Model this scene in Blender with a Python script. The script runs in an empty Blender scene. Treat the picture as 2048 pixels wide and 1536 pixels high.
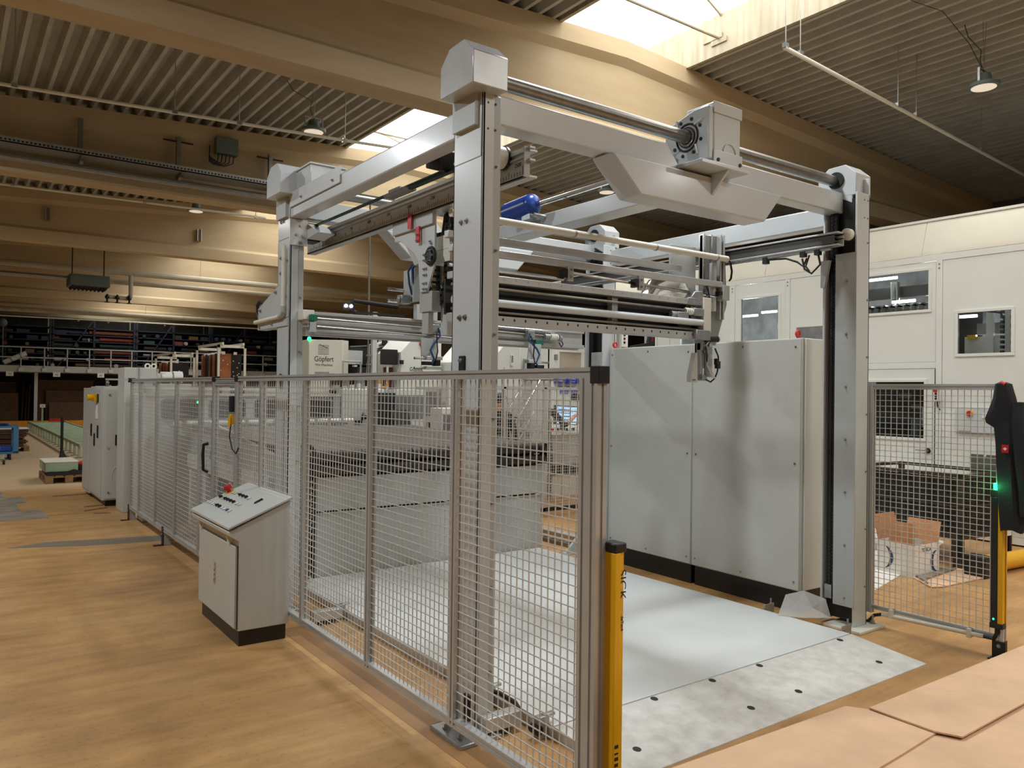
import bpy, bmesh, math, random
from mathutils import Vector, Matrix
random.seed(7)
S = bpy.context.scene
COL = S.collection
PI = math.pi

# ---------------------------------------------------------------- camera, world, exposure
def setup_camera():
    yaw, pitch, roll, f = .628869, .00875069, .0127057, 1560.146
    fw = Vector((math.sin(yaw)*math.cos(pitch), math.cos(yaw)*math.cos(pitch), math.sin(pitch)))
    r0 = Vector((math.cos(yaw), -math.sin(yaw), 0)); u0 = r0.cross(fw)
    c, s = math.cos(roll), math.sin(roll)
    r = c*r0 + s*u0; u = -s*r0 + c*u0
    cam = bpy.data.cameras.new('camera'); o = bpy.data.objects.new('camera', cam); COL.objects.link(o)
    cam.sensor_fit = 'HORIZONTAL'; cam.sensor_width = 36; cam.lens = 36*f/2048
    cam.clip_start = .05; cam.clip_end = 200
    m = Matrix((r, u, -fw)).transposed().to_4x4(); m.translation = (0, 0, 1.7)
    o.matrix_world = m; S.camera = o
setup_camera()
S.view_settings.view_transform = 'Standard'; S.view_settings.look = 'None'
S.view_settings.gamma = 1; S.view_settings.use_curve_mapping = False
S.view_settings.exposure = 0.22
S.cycles.use_denoising = True
S.cycles.max_bounces = 8; S.cycles.diffuse_bounces = 5; S.cycles.glossy_bounces = 3
S.cycles.transparent_max_bounces = 8; S.cycles.caustics_reflective = False; S.cycles.caustics_refractive = False
S.cycles.sample_clamp_indirect = 4
W = bpy.data.worlds.new('world'); S.world = W; W.use_nodes = True
W.node_tree.nodes['Background'].inputs[0].default_value = (.75, .85, 1, 1)
W.node_tree.nodes['Background'].inputs[1].default_value = .6
SKY_STRENGTH = 4.6
LAMP_GLOW = 1.3
# unseen lamps on the assumed high-bay grid; the left cool ones imitate daylight
def lamp_light(x, y, z, watts, size=.34, col=(1, .93, .82)):
    l = bpy.data.lights.new('highbay_and_fill_light', 'AREA'); l.shape = 'DISK'; l.size = size; l.energy = watts; l.color = col
    o = bpy.data.objects.new('highbay_and_fill_light', l); COL.objects.link(o); o.location = (x, y, z); return o
COOL, NEUT = (.92, .97, 1), (1, .98, .95)
for x, y, w, c in ((-1.3, 4, 125, COOL), (-1.3, 10, 125, COOL), (-1.3, -2, 60, COOL), (4, -2, 70, NEUT), (4, 4, 70, COOL), (9.3, -2, 75, NEUT), (14.6, 4, 40, NEUT), (-1.3, 16, 45, NEUT), (-6, 10, 40, COOL)):
    lamp_light(x, y, 5.15, w, col=c)

# ---------------------------------------------------------------- materials
def lin(c):
    c = c/255
    return c/12.92 if c <= .04045 else ((c+.055)/1.055)**2.4
def rgb(c): return (lin(c[0]), lin(c[1]), lin(c[2]), 1)
def mat(name, col, rough=.5, metal=0., var=.08, scale=3., bump=0., bscale=60., stretch=(1, 1, 1), emit=None, estr=0., spec=.5, col2=None, coat=0.):
    m = bpy.data.materials.new(name); m.use_nodes = True; nt = m.node_tree; n = nt.nodes; L = nt.links
    b = n['Principled BSDF']; b.inputs['Roughness'].default_value = rough; b.inputs['Metallic'].default_value = metal
    b.inputs['Specular IOR Level'].default_value = spec
    if coat: b.inputs['Coat Weight'].default_value = coat; b.inputs['Coat Roughness'].default_value = .15
    if var:
        g = n.new('ShaderNodeNewGeometry'); mp = n.new('ShaderNodeMapping'); mp.inputs['Scale'].default_value = stretch
        nz = n.new('ShaderNodeTexNoise'); nz.inputs['Scale'].default_value = scale; nz.inputs['Detail'].default_value = 6; nz.inputs['Roughness'].default_value = .62
        cr = n.new('ShaderNodeValToRGB')
        c1 = rgb(col); k = 1-var
        c2 = rgb(col2) if col2 else (c1[0]*k*k, c1[1]*k*k, c1[2]*k*k, 1)
        cr.color_ramp.elements[0].position = .32; cr.color_ramp.elements[1].position = .66
        cr.color_ramp.elements[0].color = c2; cr.color_ramp.elements[1].color = c1
        L.new(g.outputs['Position'], mp.inputs['Vector']); L.new(mp.outputs['Vector'], nz.inputs['Vector'])
        L.new(nz.outputs['Fac'], cr.inputs['Fac']); L.new(cr.outputs['Color'], b.inputs['Base Color'])
        if bump:
            n2 = n.new('ShaderNodeTexNoise'); n2.inputs['Scale'].default_value = bscale; n2.inputs['Detail'].default_value = 3
            bp = n.new('ShaderNodeBump'); bp.inputs['Strength'].default_value = bump; bp.inputs['Distance'].default_value = .01
            L.new(mp.outputs['Vector'], n2.inputs['Vector']); L.new(n2.outputs['Fac'], bp.inputs['Height']); L.new(bp.outputs['Normal'], b.inputs['Normal'])
    else:
        b.inputs['Base Color'].default_value = rgb(col)
    if emit:
        b.inputs['Emission Color'].default_value = rgb(emit); b.inputs['Emission Strength'].default_value = estr
    return m
M = {}
M['grey'] = mat('light_grey_paint', (198, 203, 204), .32, var=.03, coat=.2)
M['grey2'] = mat('mid_grey_paint', (178, 182, 180), .35, var=.04)
M['cabgrey'] = mat('cabinet_grey_texture_paint', (196, 197, 191), .42, var=.03, bump=.08, bscale=300)
M['white'] = mat('white_sheet_metal', (222, 225, 221), .38, var=.02)
M['cream'] = mat('cream_paint', (226, 224, 211), .45, var=.03)
M['plate'] = mat('white_steel_plate', (222, 226, 226), .28, var=.05, scale=1.5)
M['ramp'] = mat('scuffed_white_plate', (222, 222, 217), .42, scale=9, col2=(194, 192, 186), bump=.05)
M['alu'] = mat('anodised_aluminium', (200, 201, 200), .38, .5, var=.05, scale=8)
M['alud'] = mat('aluminium_groove', (95, 94, 92), .5, .5, var=.05)
M['steel'] = mat('bare_steel', (150, 148, 142), .34, .8, var=.12, scale=14, stretch=(1, 1, 1))
M['zinc'] = mat('zinc_plated_steel', (176, 180, 182), .36, .7, var=.14, scale=30)
M['wire'] = mat('galvanised_wire', (212, 212, 208), .4, .4, var=0)
M['chrome'] = mat('chrome', (210, 210, 210), .16, .95, var=0)
M['black'] = mat('black_plastic', (22, 22, 24), .45, var=.1)
M['plinth'] = mat('black_plinth_paint', (30, 29, 30), .4, var=.12)
M['rubber'] = mat('black_rubber', (32, 32, 33), .7, var=.15)
M['belt'] = mat('grey_conveyor_belt', (88, 84, 79), .55, var=.1, scale=2)
M['belt2'] = mat('dark_conveyor_belt', (58, 57, 56), .5, var=.15)
M['yellow'] = mat('safety_yellow', (236, 178, 12), .35, var=.06)
M['orange'] = mat('guard_rail_orange', (222, 150, 20), .5, var=.12)
M['red'] = mat('red_plastic', (196, 30, 34), .4, var=.05)
M['redp'] = mat('red_enamel', (214, 42, 36), .4, var=.1)
M['blue'] = mat('blue_enamel', (26, 66, 150), .3, var=.08)
M['blue2'] = mat('trolley_blue', (70, 128, 170), .45, var=.12)
M['dblue'] = mat('rack_dark_blue', (34, 46, 78), .5, var=.15)
M['hose'] = mat('blue_air_hose', (30, 64, 110), .4, var=0)
M['green'] = mat('pale_green_paint', (168, 190, 160), .5, var=.12)
M['dgreen'] = mat('dark_green_belt', (24, 62, 60), .5, var=.1)
M['teal'] = mat('green_end_cap', (20, 110, 84), .4, var=.05)
M['floor'] = None
M['beam'] = mat('tan_painted_concrete', (196, 177, 144), .75, scale=1.2, col2=(176, 154, 118), stretch=(.25, 1, 1.5), bump=.12, bscale=9)
M['deck'] = mat('steel_deck', (180, 176, 166), .6, var=.12, scale=2.2)
M['wall'] = mat('khaki_wall', (150, 140, 108), .8, var=.15, scale=.6)
M['wallgrey'] = mat('grey_wall', (120, 116, 108), .8, var=.15, scale=.5)
M['reveal'] = mat('skylight_upstand', (176, 168, 146), .6, scale=2, col2=(150, 140, 116), stretch=(1, 6, .6))
M['card'] = mat('brown_cardboard', (222, 184, 148), .8, var=.08, scale=5, bump=.1, bscale=140)
M['card2'] = mat('kraft_board', (186, 132, 86), .8, var=.1, scale=6)
M['cardd'] = mat('dark_board', (104, 78, 60), .8, var=.25, scale=6, stretch=(1, 1, 4))
M['wood'] = mat('pallet_wood', (164, 126, 86), .75, var=.3, scale=9, stretch=(1, 6, 6))
M['oldboard'] = mat('grey_floor_board', (150, 138, 122), .8, scale=3, col2=(112, 102, 90), bump=.2)
M['skin'] = mat('skin', (208, 150, 126), .55, var=.05, scale=20)
M['cloth'] = mat('black_cloth', (26, 28, 33), .85, var=.2, scale=12, bump=.3, bscale=90)
M['denim'] = mat('dark_trousers', (34, 38, 48), .85, var=.2, scale=12)
M['hair'] = mat('dark_hair', (36, 28, 24), .6, var=.3, scale=60)
M['screen'] = mat('lit_screen', (150, 190, 235), .3, var=.25, scale=18, emit=(170, 205, 240), estr=.9)
M['led'] = mat('green_led', (40, 255, 120), .4, var=0, emit=(30, 255, 110), estr=6)
M['ledw'] = mat('white_lamp', (255, 250, 240), .4, var=0, emit=(255, 250, 240), estr=9)
M['tube'] = mat('fluorescent_tube', (255, 255, 255), .4, var=0, emit=(255, 255, 250), estr=7)
M['lampglass'] = mat('lamp_diffuser', (235, 228, 212), .4, var=0, emit=(255, 240, 215), estr=LAMP_GLOW*.35)
M['lampbody'] = mat('lamp_housing_green_grey', (96, 112, 108), .5, var=.1)
M['ink'] = mat('black_print', (38, 38, 40), .6, var=0)
M['inkg'] = mat('dark_green_print', (30, 60, 50), .6, var=0)
M['paper'] = mat('white_paper', (232, 231, 226), .7, var=.04)
M['darkin'] = mat('dark_machine_interior', (42, 46, 48), .6, var=.35, scale=5)
M['greyin'] = mat('grey_machine_interior', (136, 138, 140), .5, var=.3, scale=4)
M['leather'] = mat('brown_die_board', (172, 104, 60), .7, var=.25, scale=7)
M['dieblack'] = mat('black_die_board', (38, 34, 34), .7, var=.3, scale=8)
M['dieblue'] = mat('blue_die_board', (70, 130, 176), .7, var=.1)
M['film'] = mat('white_plastic_film', (216, 216, 212), .25, var=.04); M['film'].node_tree.nodes['Principled BSDF'].inputs['Alpha'].default_value = .45
def glass_mat():
    m = bpy.data.materials.new('window_pane'); m.use_nodes = True; nt = m.node_tree; n = nt.nodes
    n.remove(n['Principled BSDF'])
    t = n.new('ShaderNodeBsdfTransparent'); t.inputs[0].default_value = (.82, .84, .84, 1)
    g = n.new('ShaderNodeBsdfGlossy'); g.inputs['Roughness'].default_value = .03
    fr = n.new('ShaderNodeFresnel'); fr.inputs[0].default_value = 1.45
    mx = n.new('ShaderNodeMixShader'); nt.links.new(fr.outputs[0], mx.inputs[0]); nt.links.new(t.outputs[0], mx.inputs[1]); nt.links.new(g.outputs[0], mx.inputs[2])
    nt.links.new(mx.outputs[0], n['Material Output'].inputs[0]); return m
M['glass'] = glass_mat()
def sky_pane():
    m = bpy.data.materials.new('opal_skylight'); m.use_nodes = True; nt = m.node_tree; n = nt.nodes; n.remove(n['Principled BSDF'])
    e = n.new('ShaderNodeEmission'); e.inputs[0].default_value = (1, .985, .95, 1); e.inputs[1].default_value = SKY_STRENGTH
    nt.links.new(e.outputs[0], n['Material Output'].inputs[0]); return m
M['sky'] = sky_pane()
def floor_mat():
    m = bpy.data.materials.new('tan_floor_coating'); m.use_nodes = True; nt = m.node_tree; n = nt.nodes; L = nt.links; b = n['Principled BSDF']
    g = n.new('ShaderNodeNewGeometry')
    def noise(sc, st, det=6):
        mp = n.new('ShaderNodeMapping'); mp.inputs['Scale'].default_value = st; z = n.new('ShaderNodeTexNoise'); z.inputs['Scale'].default_value = sc; z.inputs['Detail'].default_value = det
        z.inputs['Roughness'].default_value = .65
        L.new(g.outputs['Position'], mp.inputs['Vector']); L.new(mp.outputs['Vector'], z.inputs['Vector']); return z
    def ramp(src, stops):
        r = n.new('ShaderNodeValToRGB'); e = r.color_ramp.elements
        while len(e) < len(stops): e.new(.5)
        for i, (p, c) in enumerate(stops): e[i].position = p; e[i].color = c
        L.new(src, r.inputs['Fac']); return r
    a = ramp(noise(.9, (1, 1, 1)).outputs['Fac'], [(.3, rgb((162, 122, 76))), (.5, rgb((188, 144, 90))), (.7, rgb((204, 162, 106)))])
    s = ramp(noise(4., (.25, 1.6, 1)).outputs['Fac'], [(.36, (.72, .70, .68, 1)), (.6, (1, 1, 1, 1))])
    d = ramp(noise(30., (1, 1, 1), 4).outputs['Fac'], [(.3, (.45, .42, .38, 1)), (.42, (1, 1, 1, 1))])
    x1 = n.new('ShaderNodeMixRGB'); x1.blend_type = 'MULTIPLY'; x1.inputs[0].default_value = .8; L.new(a.outputs[0], x1.inputs[1]); L.new(s.outputs[0], x1.inputs[2])
    x2 = n.new('ShaderNodeMixRGB'); x2.blend_type = 'MULTIPLY'; x2.inputs[0].default_value = .5; L.new(x1.outputs[0], x2.inputs[1]); L.new(d.outputs[0], x2.inputs[2])
    # far bays carry a paler, older coat
    sp = n.new('ShaderNodeSeparateXYZ'); L.new(g.outputs['Position'], sp.inputs[0])
    mr = n.new('ShaderNodeMapRange'); mr.inputs[1].default_value = 14.5; mr.inputs[2].default_value = 15.2; L.new(sp.outputs['Y'], mr.inputs[0])
    x3 = n.new('ShaderNodeMixRGB'); L.new(mr.outputs[0], x3.inputs[0]); L.new(x2.outputs[0], x3.inputs[1]); x3.inputs[2].default_value = rgb((205, 178, 142))
    L.new(x3.outputs[0], b.inputs['Base Color'])
    rr = ramp(noise(2., (1, 1, 1)).outputs['Fac'], [(.3, (.38, .38, .38, 1)), (.7, (.62, .62, .62, 1))]); L.new(rr.outputs[0], b.inputs['Roughness'])
    bz = noise(40, (1, 1, 1)); bp = n.new('ShaderNodeBump'); bp.inputs['Strength'].default_value = .08; bp.inputs['Distance'].default_value = .005
    L.new(bz.outputs['Fac'], bp.inputs['Height']); L.new(bp.outputs['Normal'], b.inputs['Normal'])
    return m
M['floor'] = floor_mat()

# ---------------------------------------------------------------- helpers
WM = {}
class MB:
    def __init__(s): s.v = []; s.f = []
    def add(s, vs, fs):
        k = len(s.v); s.v += [Vector(p) for p in vs]; s.f += [tuple(i+k for i in q) for q in fs]; return s
    def box(s, x0, x1, y0, y1, z0, z1):
        return s.add([(x0, y0, z0), (x1, y0, z0), (x1, y1, z0), (x0, y1, z0), (x0, y0, z1), (x1, y0, z1), (x1, y1, z1), (x0, y1, z1)],
                     [(3, 2, 1, 0), (4, 5, 6, 7), (0, 1, 5, 4), (1, 2, 6, 5), (2, 3, 7, 6), (3, 0, 4, 7)])
    def prism(s, pts, ax, a0, a1):
        """extrude a 2-D outline along axis ax; outline is in the two other axes in xyz order"""
        def P(p, a): return (a, p[0], p[1]) if ax == 'x' else (p[0], a, p[1]) if ax == 'y' else (p[0], p[1], a)
        n = len(pts); ar = sum(pts[i][0]*pts[(i+1) % n][1]-pts[(i+1) % n][0]*pts[i][1] for i in range(n))
        if ar < 0: pts = pts[::-1]
        vs = [P(p, a0) for p in pts]+[P(p, a1) for p in pts]
        top, bot = tuple(range(n, 2*n)), tuple(range(n-1, -1, -1)); sides = [(i, (i+1) % n, n+(i+1) % n, n+i) for i in range(n)]
        fs = [top, bot]+sides
        if ax == 'y': fs = [q[::-1] for q in fs]
        return s.add(vs, fs)
    def cyl(s, p0, p1, r, n=12, r2=None, caps=True):
        p0, p1 = Vector(p0), Vector(p1); d = (p1-p0).normalized(); r2 = r if r2 is None else r2
        a = d.orthogonal().normalized(); b = d.cross(a); vs = []
        for p, q in ((p0, r), (p1, r2)):
            vs += [p+q*(math.cos(2*PI*i/n)*a+math.sin(2*PI*i/n)*b) for i in range(n)]
        fs = [(i, (i+1) % n, n+(i+1) % n, n+i) for i in range(n)]
        if caps: fs += [tuple(range(n-1, -1, -1)), tuple(range(n, 2*n))]
        return s.add(vs, fs)
    def tube(s, pts, r, n=8):
        pts = [Vector(p) for p in pts]; vs = []; fs = []; a = None
        for i, p in enumerate(pts):
            d = ((pts[min(i+1, len(pts)-1)]-p).normalized()+(p-pts[max(i-1, 0)]).normalized())
            d = d.normalized() if d.length > 1e-6 else (pts[min(i+1, len(pts)-1)]-p).normalized()
            a = (a-d*a.dot(d)) if a is not None else d.orthogonal()
            a.normalize(); b = d.cross(a)
            vs += [p+r*(math.cos(2*PI*k/n)*a+math.sin(2*PI*k/n)*b) for k in range(n)]
        for i in range(len(pts)-1):
            fs += [(i*n+k, i*n+(k+1) % n, (i+1)*n+(k+1) % n, (i+1)*n+k) for k in range(n)]
        fs += [tuple(range(n-1, -1, -1)), tuple(range((len(pts)-1)*n, len(pts)*n))]
        return s.add(vs, fs)
    def sphere(s, c, r, n=12, m=8, sc=(1, 1, 1)):
        c = Vector(c); vs = [c+Vector((0, 0, -r*sc[2]))]; fs = []
        for j in range(1, m):
            t = -PI/2+PI*j/m
            vs += [c+Vector((r*sc[0]*math.cos(t)*math.cos(2*PI*i/n), r*sc[1]*math.cos(t)*math.sin(2*PI*i/n), r*sc[2]*math.sin(t))) for i in range(n)]
        vs.append(c+Vector((0, 0, r*sc[2])))
        fs += [(0, 1+(i+1) % n, 1+i) for i in range(n)]
        for j in range(m-2):
            fs += [(1+j*n+i, 1+j*n+(i+1) % n, 1+(j+1)*n+(i+1) % n, 1+(j+1)*n+i) for i in range(n)]
        fs += [(1+(m-2)*n+i, 1+(m-2)*n+(i+1) % n, len(vs)-1) for i in range(n)]
        return s.add(vs, fs)
    def ring(s, c, ax, R, r, n=18, m=6):
        c = Vector(c); d = Vector(ax).normalized(); a = d.orthogonal().normalized(); b = d.cross(a); vs = []; fs = []
        for i in range(n):
            u = math.cos(2*PI*i/n)*a+math.sin(2*PI*i/n)*b
            vs += [c+u*(R+r*math.cos(2*PI*k/m))+d*(r*math.sin(2*PI*k/m)) for k in range(m)]
        for i in range(n):
            j = (i+1) % n
            fs += [(i*m+k, j*m+k, j*m+(k+1) % m, i*m+(k+1) % m) for k in range(m)]
        return s.add(vs, fs)
    def build(s, name, m, parent=None, bevel=0., smooth=True, local=False, seg=2):
        me = bpy.data.meshes.new(name)
        w = WM.get(parent, Matrix.Identity(4)) if parent else Matrix.Identity(4)
        vs = s.v if (local or not parent) else [w.inverted() @ p for p in s.v]
        me.from_pydata([tuple(p) for p in vs], [], s.f); me.update()
        bmm = bmesh.new(); bmm.from_mesh(me); bmesh.ops.recalc_face_normals(bmm, faces=bmm.faces); bmm.to_mesh(me); bmm.free()
        if smooth: me.shade_smooth(); me.set_sharp_from_angle(angle=.6)
        me.materials.append(M[m] if isinstance(m, str) else m)
        o = bpy.data.objects.new(name, me); COL.objects.link(o)
        if parent: o.parent = parent
        WM[o] = w
        if bevel:
            b = o.modifiers.new('bevel', 'BEVEL'); b.width = bevel; b.segments = seg; b.limit_method = 'ANGLE'; b.angle_limit = .6
        return o
def B(x0, x1, y0, y1, z0, z1): return MB().box(x0, x1, y0, y1, z0, z1)
def C(p0, p1, r, n=14, **k): return MB().cyl(p0, p1, r, n, **k)
def thing(name, label, cat, loc=(0, 0, 0), rz=0., group=None):
    o = bpy.data.objects.new(name, None); COL.objects.link(o); o.empty_display_size = .1
    o.location = loc; o.rotation_euler = (0, 0, rz); o['label'] = label; o['category'] = cat
    if group: o['group'] = group
    WM[o] = Matrix.Translation(loc) @ Matrix.Rotation(rz, 4, 'Z'); return o
def tag(o, label, cat, group=None, base=None):
    o['label'] = label; o['category'] = cat
    if group: o['group'] = group
    return o
def struct(o, label=None):
    o['kind'] = 'structure'
    if label: o['label'] = label
    return o
def dup(root, loc, rz=None, label=None, group=None):
    r = root.copy(); COL.objects.link(r); r.location = loc
    if rz is not None: r.rotation_euler = (0, 0, rz)
    if label: r['label'] = label
    if group: r['group'] = group
    for ch in list(root.children):
        c = ch.copy(); COL.objects.link(c); c.parent = r
        for g in ch.children:
            d = g.copy(); COL.objects.link(d); d.parent = c
    return r
def share(o, offs, parent):
    """more copies of one small part (shared mesh), moved by world-space offsets"""
    for q in offs:
        c = o.copy(); COL.objects.link(c); c.parent = parent; c.location = Vector(o.location)+Vector(q)
def text(s, size, m, loc, xdir, updir, parent, ext=.0006, align='CENTER', name='lettering', sx=1.):
    cu = bpy.data.curves.new(name, 'FONT'); cu.body = s; cu.size = size; cu.extrude = ext; cu.align_x = align; cu.align_y = 'CENTER'
    tmp = bpy.data.objects.new('tmp', cu); me = bpy.data.meshes.new_from_object(tmp); bpy.data.objects.remove(tmp); bpy.data.curves.remove(cu)
    me.name = name; me.materials.clear(); me.materials.append(M[m]); o = bpy.data.objects.new(name, me); COL.objects.link(o); o['kind'] = 'stuff'
    x = Vector(xdir).normalized(); y = Vector(updir).normalized(); z = x.cross(y)
    mw = Matrix((x*sx, y, z)).transposed().to_4x4(); mw.translation = loc
    if parent: o.parent = parent; o.matrix_local = WM[parent].inverted() @ mw
    else: o.matrix_world = mw
    return o
def bolt(parent, p, d, r=.011, m='zinc', name='bolt'):
    p, d = Vector(p), Vector(d).normalized()
    mb = MB().cyl(p, p+d*.003, r*1.35, 12).cyl(p, p+d*.011, r, 6).cyl(p, p+d*.017, r*.5, 8)
    return mb.build(name, m, parent)
# ---------------------------------------------------------------- the hall
def zt(x): return 6.07-(.052*(6.81-x) if x < 6.81 else .047*(x-6.81))
floor = struct(B(-8, 17, -9, 45, -.2, 0).build('floor', 'floor', smooth=False), 'worn tan coated factory floor')
# old grey boards let into the floor beyond the safety fence
for i, (y0, y1, x1) in enumerate(((11.55, 12.35, 1.55), (12.37, 13.15, 1.3), (13.17, 13.95, 1.42), (13.97, 14.7, 1.2))):
    B(-2.2-.3*i, x1-.45, y0, y1, 0, .004).build('floor_board', 'oldboard', floor)
for (x, y, l, a) in ((1.35, 13.7, .5, .1), (1.55, 11.9, .35, .5), (1.6, 12.3, .25, .2), (1.62, 11.6, .2, -.2)):
    c, s = math.cos(a), math.sin(a)
    MB().prism([(x, y), (x+l*c, y+l*s), (x+l*c-.03, y+l*s+.05), (x+.02, y+.05)], 'z', 0, .012).build('wood_splinter', 'wood', floor)
# darker strip of floor beside the fence
m_strip = mat('darker_floor_tan', (160, 118, 72), .5, var=.15, scale=3)
B(1.93, 2.16, 2.2, 5.4, 0, .0015).build('darker_floor_strip', m_strip, floor)
m_gstrip = mat('painted_shadow_grey', (124, 112, 98), .6, var=.1, scale=4)  # grey band painted on the floor in place of a cast shadow
MB().prism([(.55, 9.62), (1.2, 9.35), (3.2, 9.0), (3.2, 9.35), (1.6, 9.62), (.9, 9.78)], 'z', 0, .0015).build('painted_shadow_strip', m_gstrip, floor)

struct(B(-8.2, -8, -9, 45, 0, 6.2).build('wall_left', 'wall', smooth=False), 'khaki hall wall')
struct(B(17, 17.2, -9, 45, 0, 6.2).build('wall_right', 'wallgrey', smooth=False), 'grey hall wall')
struct(B(-8, 17, 45, 45.2, 0, 7).build('wall_back', 'wall', smooth=False), 'khaki far end wall')
struct(B(-8, 17, -9.2, -9, 0, 7).build('wall_front', 'wall', smooth=False), 'hall wall behind the viewer')
# corrugated steel roof deck, left and right of the skylight strip
def deck(x0, dirn, n, name, label):
    ceil = MB(); p = .205; prof = []
    for i in range(n):
        x = x0+dirn*p*i; w = dirn
        for dx, dz in ((.0, .13), (.055, .13), (.085, 0.), (.135, 0.), (.165, .13)):
            prof.append((x+w*dx, zt(x+w*dx)+dz))
    prof.append((x0+dirn*p*n, zt(x0+dirn*p*n)+.13))
    vs = []; fs = []; k = len(prof)
    for y in (-9, 45):
        vs += [(x, y, z) for x, z in prof]
    for i in range(k-1): fs.append((i, i+1, k+i+1, k+i))
    ceil.add(vs, fs)
    return struct(ceil.build(name, 'deck', smooth=False), label)
ceiling = deck(5.73, -1, 67, 'ceiling', 'beige trapezoidal steel roof deck left of the skylight')
deck(7.9, 1, 45, 'ceiling.001', 'beige trapezoidal steel roof deck right of the skylight')
# roof beams every six metres, double-pitched top, I-section
for k in range(-1, 7):
    y = 1+6*k; mb = MB(); secs = []
    for x in (-8, 6.81, 17):
        t = zt(x)
        secs.append([(x, y+a, z) for a, z in ((0, 4.7), (0, 4.94), (.09, 5.01), (.09, t-.30), (0, t-.21), (0, t), (.36, t), (.36, t-.21), (.27, t-.30), (.27, 5.01), (.36, 4.94), (.36, 4.7))])
    n = 12; vs = sum(secs, [])
    fs = [(j*n+i, j*n+(i+1) % n, (j+1)*n+(i+1) % n, (j+1)*n+i) for j in range(2) for i in range(n)]+[tuple(range(n)), tuple(range(2*n, 3*n))]
    o = mb.add(vs, fs).build('roof_beam', 'beam', smooth=False); struct(o, 'tan pitched roof beam spanning the hall')
# skylight strip along the ridge
sky = thing('window_1', 'bright arched ridge skylight strip', 'skylight', (6.81, 20, 6.1)); sky['kind'] = 'structure'; del sky['category']
B(5.70, 5.75, -9, 45, zt(5.75)-.02, 6.55).build('upstand', 'reveal', sky, smooth=False)
B(7.875, 7.93, -9, 45, zt(7.9)-.02, 6.55).build('upstand', 'reveal', sky, smooth=False)
arc = [(5.73+2.165*i/8, 6.5+.34*math.sin(PI*i/8)) for i in range(9)]
for j in range(28):
    y0 = -9+54*j/28; y1 = y0+54/28; vs = [(x, y, z) for y in (y0+.01, y1-.01) for x, z in arc]
    MB().add(vs, [(i, i+1, 10+i, 9+i) for i in range(8)]).build('skylight_pane', 'sky', sky, smooth=False)
    if 2 < j: MB().tube([(x, y0, z-.02) for x, z in arc], .018, 6).build('glazing_bar', 'reveal', sky)
for k in range(0, 6):
    y = 6.45+6*k
    MB().cyl((5.7, y, 6.2), (7.9, y, 6.2), .018, 8).box(7.855, 7.875, y-.12, y+.12, 6.13, 6.19).box(7.855, 7.875, y-.05, y+.25, 6.2, 6.26).build('tie_rod', 'reveal', sky)

# hanging high-bay lamps that show in the photograph
def highbay():
    t = thing('highbay_lamp', 'x', 'lamp', (0, 0, 0))
    MB().cyl((0, 0, 0), (0, 0, .035), .165, 24).cyl((0, 0, .035), (0, 0, .06), .165, 24, r2=.11).build('housing', 'lampbody', t)
    MB().cyl((0, 0, .06), (0, 0, .15), .085, 12, r2=.07).build('driver', 'lampbody', t)
    MB().cyl((0, 0, -.004), (0, 0, .0), .128, 24).build('diffuser', 'lampglass', t)
    MB().box(-.13, -.115, -.012, .012, .03, .2).box(.115, .13, -.012, .012, .03, .2).box(-.13, .13, -.012, .012, .19, .2).build('bracket', 'zinc', t)
    MB().cyl((0, 0, .2), (-.03, 0, .745), .003, 5).cyl((0, 0, .2), (.05, 0, .745), .003, 5).build('suspension_wire', 'steel', t)
    MB().tube([(.02, 0, .15), (-.05, .02, .3), (-.02, .02, .42), (-.28, .05, .52), (-.36, .05, .63)], .005, 5).build('power_cable', 'black', t)
    return t
hb = highbay(); hb.location = (4.0, 10.15, 5.178); hb['label'] = 'high-bay lamp hanging nearest above the back-left gantry post'
for p, lab in (((3.98, 16.2, 5.177), 'second high-bay lamp of the left row, just left of the back-left gantry post'),
               ((4.1, 22.3, 5.184), 'small far high-bay lamp above the hanging unit heater'),
               ((9.46, 4.0, 5.2), 'high-bay lamp at upper right below the roof ribs with curled cable'),
               ((9.35, 10.1, 5.205), 'high-bay lamp seen under the front crossbeam beside the striped cylinder'),
               ((9.7, 22.2, 5.19), 'far high-bay lamp seen between the gantry posts')):
    q_ = dup(hb, p, label=lab)
    if p[0] == 9.46: lampR = q_
for x, y, z, w in ((4.0, 10.15, 5.14, 15), (9.46, 4., 5.18, 15), (9.35, 10.1, 5.14, 20), (3.98, 16.2, 5.08, 15)): lamp_light(x, y, z, w)
M['cream2'] = mat('aged_cream_pipe_jacket', (176, 168, 148), .55, var=.1)
# conduits, cable tray, pipes under the roof
def conduit(name, label, pts, r, m='cream', cat='conduit', hang=(), zc=None):
    t = thing(name, label, cat, pts[0]); MB().tube(pts, r, 10).build('tube', m, t)
    for (x, y, z) in hang: MB().cyl((x, y, z), (x, y, zc or zt(x)+.1), .005, 6).box(x-.03, x+.03, y-.02, y+.02, z-.02, z+.03).build('hanger', 'zinc', t)
    return t
conduit('ceiling_conduit', 'thin white conduit under the left roof deck nearest the viewer', [(-2, 9.8, 4.88), (.42, 9.8, 4.86), (4.4, 9.8, 5.04), (5.4, 9.8, 5.1)], .02, 'cream', hang=[(.55, 9.8, 4.87), (2.15, 9.8, 4.94), (2.9, 9.8, 4.97), (4.3, 9.8, 5.03)])
conduit('ceiling_conduit', 'thin white conduit under the second roof bay on the left', [(-1, 16, 5.12), (5.3, 16, 5.2)], .022, 'cream', hang=[(.9, 16, 5.15), (3., 16, 5.17), (5.1, 16, 5.19)])
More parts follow.
